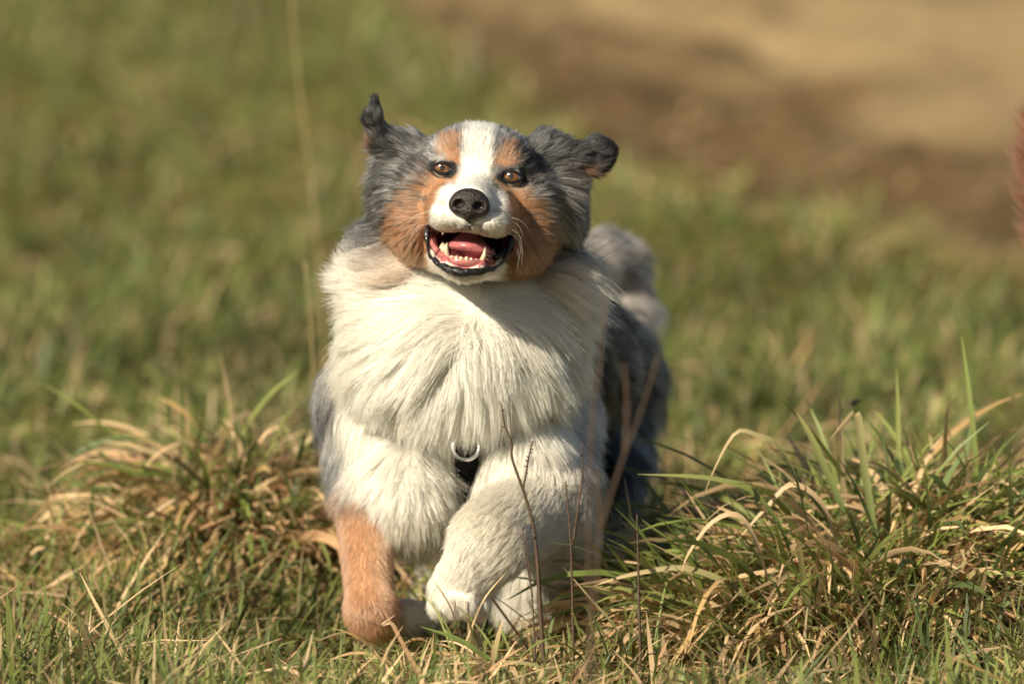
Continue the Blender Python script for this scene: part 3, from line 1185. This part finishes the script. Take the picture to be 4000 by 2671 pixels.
# claws of the raised foot
M_CLAW = mat_simple('claw_horn', (.30, .24, .19), rough=.45, var=.3, scale=80)
for dx in (-62, -22, 22, 62):
    c_ = P(1797 + dx * 1.15, 2376, -.058 + abs(dx) * .0003)
    tube_obj('claw', spline([c_ + .006 * UP, c_ - .004 * FWD - .001 * UP, c_ - .006 * FWD - .008 * UP], 8), np.linspace(.0018, .0005, 8), M_CLAW, dog, 6)

# whiskers
M_WHISKER = mat_simple('whisker', (.75, .72, .66), rough=.35, spec=.5)
for s_ in (-1, 1):
    for k in range(8 if s_ > 0 else 4):
        u0 = -3.7 - .42 * (k % 4) + rng.normal(0, .08)
        f0 = 5.0 - .55 * (k // 3) + rng.normal(0, .2)
        x0 = s_ * (3.0 + rng.normal(0, .1))
        L_ = rng.uniform(3.0, 5.4)
        an = rng.uniform(-1.15, -.35)
        p0 = np.array([x0, u0, f0])
        p1 = p0 + np.array([s_ * L_ * .5 * math.cos(an * .6), L_ * .4 * math.sin(an * .6), -.1])
        p2 = p0 + np.array([s_ * L_ * .85 * math.cos(an), L_ * math.sin(an), -.9])
        pp = spline(hpts([p0, p1, p2]), 10)
        v, q, ca_, cb_ = tube_arrays(pp, np.linspace(.00015, .00005, 10), 4)
        child(make_mesh('whisker', v, [q, ca_, cb_], 4, M_WHISKER), dog)

# ------------------------------------------------------------------ harness: ring and strap at the breast
M_STRAP = mat_simple('harness_webbing', (.010, .010, .011), rough=.9, spec=.1, var=.3, scale=300, bump=.6)
M_STEEL = mat_simple('polished_steel', (.72, .71, .68), rough=.18, metal=1.0)
har = empty('dog_harness', P(1822, 1760, .03))
tag(har, 'black webbing harness strap with steel ring hanging under the dog\'s white breast', 'harness')
HI = Matrix.Translation(-har.location)
rc = P(1820, 1745, .027)
an = np.linspace(0, 2 * np.pi, 49)
rp = np.array([rc + .0118 * (np.cos(t) * RT + np.sin(t) * norm(UP + .25 * FWD)) for t in an])
v, q, ca_, cb_ = tube_arrays(rp, .0017 * np.ones(49), 8)
o = make_mesh('ring', v, [q], 4, M_STEEL)
o.parent = har
o.matrix_parent_inverse = HI


def ribbon(pts_, half, thick, side):
    pts_ = np.asarray(pts_)
    t = norm(np.gradient(pts_, axis=0))
    sd = norm(np.broadcast_to(side, t.shape) - t * (t @ np.array(side))[:, None])
    nn_ = np.cross(t, sd)
    ring = [sd * half + nn_ * thick, -sd * half + nn_ * thick, -sd * half - nn_ * thick, sd * half - nn_ * thick]
    v_ = np.stack([pts_ + r_ for r_ in ring], 1).reshape(-1, 3)
    n_ = len(pts_)
    i = np.arange(n_ - 1)[:, None] * 4
    j = np.arange(4)[None, :]
    q_ = np.stack([i + j, i + (j + 1) % 4, i + 4 + (j + 1) % 4, i + 4 + j], -1).reshape(-1, 4)
    return v_, q_


sp = spline([P(1817, 1690, .036), P(1822, 1760, .042), P(1830, 1850, .07), P(1835, 1990, .13), P(1850, 2060, .26), P(1900, 1900, .42)], 40)
v, q = ribbon(sp, .0115, .0012, RT)  # widened black strap also carries the dark shade of the gap between forelegs
o = make_mesh('strap', v, [q, np.array([[0, 1, 2, 3]]), np.array([[3, 2, 1, 0]]) + 156], 4, M_STRAP)
o.parent = har
o.matrix_parent_inverse = HI

# ------------------------------------------------------------------ grass
def blades(base, height, width, heading, lean, curl, c0, c1, K=4, twist=0.0, zoff=0.0):
    """N curved ribbons. lean: angle from upright at the root; curl: added angle towards the tip"""
    N = len(base)
    s = np.linspace(0, 1, K + 1)
    hdir = np.stack([np.cos(heading), np.sin(heading), 0 * heading], -1)
    pos = np.zeros((N, K + 1, 3))
    pos[:, 0] = base
    for k in range(1, K + 1):
        a_ = lean + curl * (s[k] - .5 / K)
        stp = (height / K)[:, None]
        pos[:, k] = pos[:, k - 1] + stp * (hdir * np.sin(a_)[:, None] + np.array([0, 0, 1.0]) * np.cos(a_)[:, None])
    sd0 = np.stack([-np.sin(heading), np.cos(heading), 0 * heading], -1)
    up = np.array([0, 0, 1.0])
    wprof = np.array([.75, 1, .95, .72, .12]) if K == 4 else np.interp(s, [0, .25, .55, .8, 1], [.75, 1, .92, .65, .1])
    tw_ = np.broadcast_to(twist, (N,))
    v = np.zeros((N, K + 1, 2, 3))
    for k in range(K + 1):
        ang = tw_ * s[k]
        sd = sd0 * np.cos(ang)[:, None] + up * np.sin(ang)[:, None]
        w = (width * wprof[k] * .5)[:, None]
        v[:, k, 0] = pos[:, k] - sd * w
        v[:, k, 1] = pos[:, k] + sd * w
    v = v.reshape(-1, 3)
    b = (np.arange(N) * (K + 1) * 2)[:, None]
    k = (np.arange(K) * 2)[None, :]
    q = np.stack([b + k, b + k + 1, b + k + 3, b + k + 2], -1).reshape(-1, 4)
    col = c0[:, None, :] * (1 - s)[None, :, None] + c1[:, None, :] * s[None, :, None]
    col = np.repeat(col[:, :, None, :], 2, 2).reshape(-1, 3)
    return v, q, col


G1 = np.array([.138, .176, .038])
G2 = np.array([.222, .236, .072])
G3 = np.array([.100, .132, .045])
ST1 = np.array([.60, .425, .235])
ST2 = np.array([.42, .28, .12])
ST3 = np.array([.46, .28, .15])


def grass_cols(n, straw_p, r):
    k = r.random(n)[:, None]
    g = G1 * k + G2 * (1 - k)
    g3 = (r.random(n) < .3)[:, None]
    g = np.where(g3, G3 * (.8 + .5 * k), g)
    sN = np.where((r.random(n) < .5)[:, None], ST1 * (.7 + .5 * k), np.where((r.random(n) < .6)[:, None], ST2 * (.8 + .4 * k), ST3 * (.8 + .3 * k)))
    iss = r.random(n) < straw_p
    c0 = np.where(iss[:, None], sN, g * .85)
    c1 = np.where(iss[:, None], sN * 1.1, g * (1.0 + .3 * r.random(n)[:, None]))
    half = (~iss) & (r.random(n) < .22)
    c1 = np.where(half[:, None], ST1 * .9, c1)
    return c0, c1, iss


def straw_prob(x, y):
    p = np.stack([x, y, 0 * x], -1)
    pr = .14 + .4 * sstep(.48, .68, fbm(p, 2.2, 141)) * sstep(3.0, 1.0, y) + .25 * sstep(.45, .7, fbm(p, 5, 143))
    pr = pr + .55 * np.exp(-(((x + .24) / .13) ** 2 + ((y - .7) / .3) ** 2)) + .35 * np.exp(-(((x - .05) / .15) ** 2 + ((y + .2) / .15) ** 2))
    return np.clip(pr + .9 * brownness(x, y), 0, .97)


def scatter(n, x0, x1, y0, y1, r, wedge=None):
    x = r.uniform(x0, x1, n)
    y = r.uniform(y0, y1, n)
    if wedge is not None:
        half = (y + 10) * .046 * wedge[0] + wedge[1]
        x = r.uniform(-1, 1, n) * half
    return x, y


parts_v, parts_q, parts_c = [], [], []
voff = 0


def put(v, q, c):
    global voff
    parts_v.append(v)
    parts_q.append(q + voff)
    parts_c.append(c)
    voff += len(v)


r = np.random.default_rng(11)
zones = [  # n, y0, y1, wedge, length range, width, K
    (26000, -0.75, 0.9, (1.0, .12), (.035, .085), .0036, 4),
    (3000, -0.75, 1.6, (1.0, .12), (.05, .12), .0042, 4.5),
    (30000, 0.9, 3.2, (1.05, .18), (.03, .08), .0046, 4),
    (32000, 3.2, 8.5, (1.1, .3), (.02, .05), .0078, 3),
    (90000, -2.5, 9.5, (3.4, .9), (.04, .09), .0066, 3),
]
for n, y0, y1, wd, (l0, l1), wdt, K_ in zones:
    x, y = scatter(n, 0, 0, y0, y1, r, wd)
    b_ = brownness(x, y)
    dens = fbm(np.stack([x, y, 0 * x], -1), 6, 151)
    keep = (r.random(n) > b_ * .72) & (r.random(n) < .35 + 1.1 * dens)
    x, y = x[keep], y[keep]
    n = len(x)
    z = ground_z(x, y)
    tuft = sstep(.3, .7, fbm(np.stack([x, y, 0 * x], -1), 7.0, 153, 2))
    hgt = r.uniform(l0, l1, n) * (.45 + 1.1 * tuft) * (1 - .45 * brownness(x, y))
    # trampled and kept low just where the dog runs, so that legs stay visible
    hgt *= 1 - .35 * np.exp(-((x + .04) / .14) ** 2) * sstep(-.55, -.1, y) * sstep(.7, .3, y)
    lying = K_ == 4.5
    K_ = 4 if lying else K_
    c0, c1, iss = grass_cols(n, np.full(n, .93) if lying else straw_prob(x, y), r)
    patch = np.exp(1.9 * (fbm(np.stack([x, y * .7, 0 * x], -1), 6.0, 157) - .5))[:, None] * np.array([1.0, 1.0, 1.0])
    c0, c1 = c0 * patch, c1 * patch
    head_ = r.uniform(0, 2 * np.pi, n)
    lean = np.abs(r.normal(.3, .4, n)) + .9 * (y > 1.2) * r.random(n) + iss * r.uniform(.1, .7, n)
    curl = r.uniform(.1, 1.3, n) + iss * r.uniform(.2, 1.1, n)
    if lying:
        lean, curl, z = r.uniform(.8, 1.45, n), r.uniform(-.2, .9, n), z + r.uniform(.006, .035, n)
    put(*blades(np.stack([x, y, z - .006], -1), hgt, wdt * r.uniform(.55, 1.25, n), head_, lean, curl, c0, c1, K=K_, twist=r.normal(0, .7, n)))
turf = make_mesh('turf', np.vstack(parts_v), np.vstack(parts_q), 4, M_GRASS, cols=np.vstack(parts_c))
tag(turf, 'green and straw coloured meadow grass covering the ground round the dog', 'grass', kind='stuff')


# tussock: the largest blades are parts of their own, the inner mass one part
def tussock(name, label, cx, cy, rx, ry, n_big, n_small, L, wid, straw_p, seed, leanmean=.25, group=None):
    r = np.random.default_rng(seed)
    t = empty(name, (cx, cy, float(ground_z(np.array([cx]), np.array([cy]))[0])))
    tag(t, label, 'grass tussock', group)
    loc = np.array(t.location)

    def gen(n, Ls, ws, shrink):
        a_ = r.uniform(0, 2 * np.pi, n)
        rr_ = np.sqrt(r.random(n)) * shrink
        x = cx + rx * rr_ * np.cos(a_)
        y = cy + ry * rr_ * np.sin(a_)
        z = ground_z(x, y) - .008
        out = np.arctan2((y - cy) / ry, (x - cx) / rx) + r.normal(0, .9, n)
        hgt = r.uniform(*Ls, n)
        c0, c1, iss = grass_cols(n, straw_p, r)
        c0, c1 = c0 * 1.2, c1 * 1.25
        lean = np.abs(r.normal(leanmean, .22, n)) + .25 * rr_ * r.random(n)
        curl = r.uniform(.5, 1.9, n) + iss * r.uniform(.3, 1.6, n)
        return np.stack([x, y, z], -1) - loc, hgt, ws * r.uniform(.6, 1.2, n), out, lean, curl, c0, c1, r.normal(0, 1.1, n)
    A = gen(n_small, (L[0] * .4, L[1] * .75), wid * .68, 1.15)
    v, q, c = blades(*A[:8], K=5, twist=A[8])
    o = make_mesh('undergrowth', v, q, 4, M_GRASS, parent=t, cols=c)
    o['kind'] = 'stuff'
    B = gen(n_big, L, wid, .95)
    for i in range(n_big):
        v, q, c = blades(*[x[i:i + 1] for x in B[:8]], K=8, twist=B[8][i:i + 1])
        # folded along the midrib: three vertices across
        v3 = v.reshape(-1, 2, 3)
        mid = v3.mean(1) - .18 * np.linalg.norm(v3[:, 1] - v3[:, 0], axis=1)[:, None] * np.array([0, 0, 1.0])
        vv = np.concatenate([v3[:, :1], mid[:, None], v3[:, 1:]], 1).reshape(-1, 3)
        kk = np.arange(8)[:, None] * 3
        qq = np.concatenate([np.stack([kk, kk + 1, kk + 4, kk + 3], -1).reshape(-1, 4), np.stack([kk + 1, kk + 2, kk + 5, kk + 4], -1).reshape(-1, 4)])
        make_mesh('blade', vv, qq, 4, M_GRASS, parent=t, cols=np.repeat(c.reshape(-1, 2, 3)[:, :1], 3, 1).reshape(-1, 3))
    return t


def gp_(px, Y):
    return P(px, 1335, Y)[0], Y


big = tussock('grass_tussock', 'large tussock of long green and straw blades right beside the running dog', gp_(3370, .12)[0], .12, .185, .15, 280, 5600, (.11, .25), .0085, .52, 21, .35)
tussock('grass_tussock', 'grass tussock behind and beyond the large tussock, greener and looser', gp_(3900, .30)[0], .30, .13, .14, 140, 2600, (.11, .23), .0076, .45, 22, .35)
lowt = tussock('grass_tussock', 'low tangle of green blades and dry stalks in front of the dog\'s paws', gp_(2080, -.10)[0], -.10, .15, .05, 170, 260, (.05, .115), .0030, .80, 23, .30)
tussock('grass_tussock', 'flattened pale straw clump in the meadow beside the copper foreleg', gp_(930, .60)[0], .60, .115, .17, 220, 2400, (.10, .19), .0085, .68, 24, .6)

def long_blade(parent, pts_, width, c0, c1, side=(0, .5, .85)):
    """one long leaf along a drawn line, widest in the middle, folded along its rib"""
    n_ = 18
    p_ = spline(pts_, n_)
    t_ = norm(np.gradient(p_, axis=0))
    sd = norm(np.broadcast_to(np.array(side), t_.shape) - t_ * (t_ @ np.array(side))[:, None])
    s_ = np.linspace(0, 1, n_)
    w_ = width * .5 * np.interp(s_, [0, .15, .5, .8, 1], [.7, 1, .95, .6, .06])
    fold = np.cross(t_, sd) * (w_ * .35)[:, None]
    v_ = np.stack([p_ - sd * w_[:, None], p_ + fold, p_ + sd * w_[:, None]], 1).reshape(-1, 3)
    k_ = np.arange(n_ - 1) * 3
    q_ = np.concatenate([np.stack([k_, k_ + 1, k_ + 4, k_ + 3], -1), np.stack([k_ + 1, k_ + 2, k_ + 5, k_ + 4], -1)])
    c_ = np.repeat((np.array(c0) * (1 - s_)[:, None] + np.array(c1) * s_[:, None])[:, None], 3, 1).reshape(-1, 3)
    return make_mesh('blade', v_ - np.array(parent.location), q_, 4, M_GRASS, parent=parent, cols=c_)


GR, ST = (.13, .19, .045), (.62, .45, .25)
L1 = lambda Y, *pp: [P(x_, y_, Y) for x_, y_ in pp]
long_blade(big, L1(-.04, (3010, 2560), (2930, 2340), (2700, 2222), (2480, 2240), (2310, 2290)), .0062, GR, ST)
long_blade(big, L1(.0, (3130, 2350), (3060, 2080), (2940, 1920), (2820, 1875), (2680, 1858), (2490, 1852)), .0060, GR, (.30, .30, .10))
long_blade(big, L1(.02, (3180, 2200), (3120, 1900), (3040, 1740), (2960, 1700), (2880, 1685), (2810, 1790), (2745, 1940)), .0050, GR, ST)
long_blade(big, L1(-.05, (3050, 2450), (2960, 2130), (2880, 2010), (2780, 2040), (2690, 2160), (2660, 2240)), .0052, ST, ST)
long_blade(big, L1(-.08, (3170, 2680), (3155, 2400), (3130, 2200), (3110, 2065)), .0070, (.10, .13, .03), (.22, .17, .07), (1, .2, 0))
long_blade(big, L1(.03, (3300, 2300), (3230, 2000), (3100, 1890), (2990, 1985), (2880, 2110)), .0058, ST, ST)
long_blade(big, L1(.0, (3480, 2500), (3420, 2240), (3330, 2250), (3190, 2400), (3080, 2560)), .0066, ST, ST)
long_blade(big, L1(.10, (3420, 2100), (3380, 1850), (3360, 1700), (3345, 1612), (3300, 1650), (3240, 1720)), .0075, (.20, .26, .08), ST, (1, .2, 0))
long_blade(big, L1(.12, (3300, 2000), (3210, 1800), (3160, 1690), (3110, 1610)), .0070, (.18, .24, .07), (.45, .40, .16), (1, .3, 0))
long_blade(lowt, L1(-.16, (2080, 2700), (1960, 2610), (1800, 2500), (1640, 2445)), .0058, GR, (.20, .26, .07))
long_blade(lowt, L1(-.18, (2160, 2700), (2100, 2600), (1900, 2585), (1690, 2595)), .0036, GR, ST)
long_blade(lowt, L1(-.14, (1660, 2700), (1590, 2560), (1540, 2440), (1490, 2440), (1545, 2400)), .0028, ST, ST)
long_blade(lowt, L1(-.12, (1850, 2700), (1810, 2520), (1760, 2370), (1690, 2260)), .0030, ST, ST)
long_blade(lowt, L1(-.13, (1740, 2700), (1830, 2480), (1890, 2340), (1980, 2230)), .0028, ST, ST)
long_blade(lowt, L1(-.13, (2480, 2700), (2420, 2480), (2300, 2330), (2200, 2215)), .0032, GR, ST)

# ------------------------------------------------------------------ weed stems
M_TWIG = mat_simple('dry_stem', (.085, .052, .030), rough=.75, var=.5, scale=90, bump=.5)
M_STALK = mat_simple('straw_stalk', (.40, .30, .13), rough=.6, var=.3, scale=60)


def stem(name, label, cat, lines, mat, buds=True, group=None, seed=1, leafy=False):
    """lines: list of (points, r0, r1); the first is the main stem whose root stands on the ground"""
    r = np.random.default_rng(seed)
    base = np.array(lines[0][0][0])
    gzv = float(ground_z(np.array([base[0]]), np.array([base[1]]))[0]) - .01
    t = empty(name, (base[0], base[1], gzv))
    tag(t, label, cat, group)
    off = np.array(t.location)
    for li, (pl, r0, r1) in enumerate(lines):
        pl = [np.array(x) for x in pl]
        if li == 0:
            pl = [np.array([base[0], base[1], gzv])] + ([pl[0]] if pl[0][2] > gzv + .01 else []) + pl[1:]
        n = 26
        pp = spline(pl, n)
        parts = []
        v, q, a_, b_ = tube_arrays(pp - off, np.linspace(r0, r1, n), 6)
        parts.append((v, [q, a_, b_]))
        o = make_mesh('stalk' if li == 0 else 'branch', *join_arrays(parts), 4, mat, parent=t)
        if buds:
            bp_ = []
            for k in range(4, n - 1, 2):
                d = norm(r.normal(0, 1, 3) + np.array([0, 0, .8]))
                c = pp[k] - off
                L_ = r1 * 3 + r.uniform(.001, .0022)
                v, q, a_, b_ = tube_arrays([c, c + d * L_ * .5, c + d * L_], [r1 * 1.1, r1 * 1.3, r1 * .3], 5)
                bp_.append((v, [q, a_, b_]))
            bo = make_mesh('bud', *join_arrays(bp_), 4, mat)
            bo.parent = o
            bo['kind'] = 'stuff'
    return t


Yt = -.13
Q = lambda px, py, dy=0: P(px, py, Yt + dy)
stem('dry_weed', 'thin brown budded twig forking in front of the dog\'s raised white foreleg', 'weed',
     [([Q(2125, 2620), Q(2108, 2350), Q(2098, 2180), Q(2080, 2040), Q(2042, 1910), Q(2000, 1790), Q(1998, 1730), Q(1972, 1660), Q(1958, 1575)], .0021, .0007),
      ([Q(2042, 1910), Q(2055, 1850), Q(2066, 1780), Q(2080, 1720)], .0012, .0005)], M_TWIG, seed=3)
stem('dry_weed', 'short dry twig with side shoot beside the dog\'s white elbow', 'weed',
     [([Q(2240, 2560), Q(2235, 2300), Q(2230, 2140), Q(2220, 2000), Q(2210, 1880)], .0014, .0005),
      ([Q(2236, 2130), Q(2262, 1960), Q(2275, 1850), Q(2272, 1730)], .0011, .0005)], M_TWIG, seed=4)
stem('dry_weed', 'single upright brown spike in the shadow behind the white elbow', 'weed',
     [([Q(2500, 2520), Q(2495, 2300), Q(2492, 2150), Q(2488, 2010)], .0016, .0006)], M_TWIG, seed=5)
stem('dry_weed', 'low sprig with short shoots at the foot of the forking twig', 'weed',
     [([Q(2090, 2560), Q(2080, 2350), Q(2065, 2200), Q(2050, 2080)], .0011, .0004),
      ([Q(2080, 2330), Q(2055, 2180), Q(2040, 2060)], .0008, .0004)], M_TWIG, seed=6)
# soft brown stems well in front of the dog
Yf = -1.2
F_ = lambda px, py: P(px, py, Yf)
stem('dead_weed_stalk', 'tall blurred brown weed stalk branching in front of the dog\'s flank', 'weed',
     [([F_(2290, 2700), F_(2330, 2250), F_(2345, 2080), F_(2430, 1800), F_(2500, 1620), F_(2575, 1380)], .0013, .0009),
      ([F_(2440, 1780), F_(2450, 1600), F_(2440, 1420)], .0015, .0010),
      ([F_(2345, 2080), F_(2335, 1900), F_(2330, 1830)], .0015,.0010)], M_TWIG, buds=False, seed=7)
stem('dead_weed_stalk', 'blurred upright brown weed stalk rising straight along the dog\'s dark side', 'weed',
     [([F_(2320, 2720), F_(2300, 2200), F_(2310, 1700), F_(2345, 1400), F_(2370, 1120)], .0013, .0008)], M_TWIG, buds=False, seed=8)
stem('dead_weed_stalk', 'short blurred brown weed stalk in front of the raised paw', 'weed',
     [([F_(1880, 2760), F_(1872, 2500), F_(1868, 2330), F_(1862, 2180)], .0015, .0009)], M_TWIG, buds=False, seed=9)
# straw stalks behind
B_ = lambda px, py: P(px, py, 1.9)
stem('grass_stalk', 'very tall thin straw stalk rising behind the dog\'s white ruff', 'grass stalk',
     [([B_(1275, 1800), B_(1262, 1200), B_(1225, 800), B_(1180, 420), B_(1150, 150), B_(1138, -60)], .0011, .0008)], M_STALK, buds=False, seed=10)
stem('grass_stalk', 'fainter short straw stalk between tall stalk and the upright ear', 'grass stalk',
     [([P(1440, 1700, 2.4), P(1425, 900, 2.4), P(1395, 650, 2.4), P(1365, 440, 2.4)], .0010, .0006)], M_STALK, buds=False, seed=11)
stem('grass_stalk', 'brown bent stalk standing close by the ruff, low in the meadow', 'grass stalk',
     [([P(1240, 1900, .9), P(1225, 1500, .9), P(1215, 1300, .9), P(1190, 1020, .9)], .0010, .0006)], M_STALK, buds=False, seed=12)

# ------------------------------------------------------------------ reddish plume plant, standing in for a furry tail at the edge of view
M_PLUME = mat_fur('plume', .4, .6)
pb = P(4110, 1335, .5)
plz = float(ground_z(np.array([pb[0]]), np.array([.5]))[0])
pl = empty('plume_plant', (pb[0], .5, plz - .01))
tag(pl, 'reddish brown feathery dry plume on a stalk in place of a furry tail, cut off beside the meadow edge', 'plant')
lo_ = np.array(pl.location)
stp = spline([lo_, P(4110, 1700, .5), P(4105, 1200, .5), P(4085, 700, .5), P(4090, 330, .5)], 24)
v, q, a_, b_ = tube_arrays(stp - lo_, np.linspace(.0035, .0015, 24), 6)
make_mesh('stalk', v, [q, a_, b_], 4, M_TWIG, parent=pl)
n = 5000
r = np.random.default_rng(31)
u_ = r.random(n)
ax_ = spline([P(4105, 1150, .5), P(4085, 700, .5), P(4090, 330, .5)], 100)
rt_ = ax_[(u_ * 99).astype(int)]
an = r.uniform(0, 2 * np.pi, n)
out = np.stack([np.cos(an), np.sin(an), 0 * an], -1)
L_ = .036 * np.sin(np.pi * np.clip(u_ * .92 + .08, 0, 1)) ** .6 * r.uniform(.5, 1.15, n)
s = np.linspace(0, 1, 6)
pp = rt_[:, None, :] + L_[:, None, None] * (out[:, None, :] * (s ** .8)[None, :, None] + np.array([0, 0, 1.0]) * (.75 * s ** 1.5)[None, :, None]) + noise_vec(rt_ + out * .01, 60, 5)[:, None, :] * (.006 * s)[None, :, None]
cc = np.array([.30, .14, .08]) * np.exp(r.normal(0, .25, n))[:, None]
o = make_curves('plume', pp - lo_, np.broadcast_to(.00045 * np.array([1, 1, .9, .7, .5, .2]), (n, 6)), np.repeat(np.clip(cc, 0, .8)[:, None], 6, 1), M_PLUME)
o.parent = pl

# ------------------------------------------------------------------ small fly in the air over the tussock
M_FLY = mat_simple('fly_body', (.008, .008, .009), rough=.4)
M_WING = mat_simple('fly_wing', (.10, .10, .10), rough=.4)
fpos = P(3338, 1572, .55)
fly = empty('flying_insect', fpos)
tag(fly, 'tiny black fly in the air above the large grass tussock', 'fly')
Bf = [norm(RT + .5 * UP), norm(UP - .5 * RT), FWD]
v, q, _ = uv_sphere((0, 0, 0), (.0042, .0028, .0028), Bf, 14, 10)
make_mesh('body', v, q, 4, M_FLY, parent=fly)
v, q, _ = uv_sphere(Bf[0] * .0050, (.0016, .0018, .0018), Bf, 12, 8)
make_mesh('head', v, q, 4, M_FLY, parent=fly)
for s_ in (-1, 1):
    v, q, _ = uv_sphere(Bf[1] * .0022 - Bf[0] * .0022 + FWD * s_ * .0032, (.0042, .0003, .0016), [norm(Bf[0] - s_ * .5 * FWD), Bf[1], norm(FWD + s_ * .5 * Bf[0])], 12, 8)
    make_mesh('wing', v, q, 4, M_WING, parent=fly)
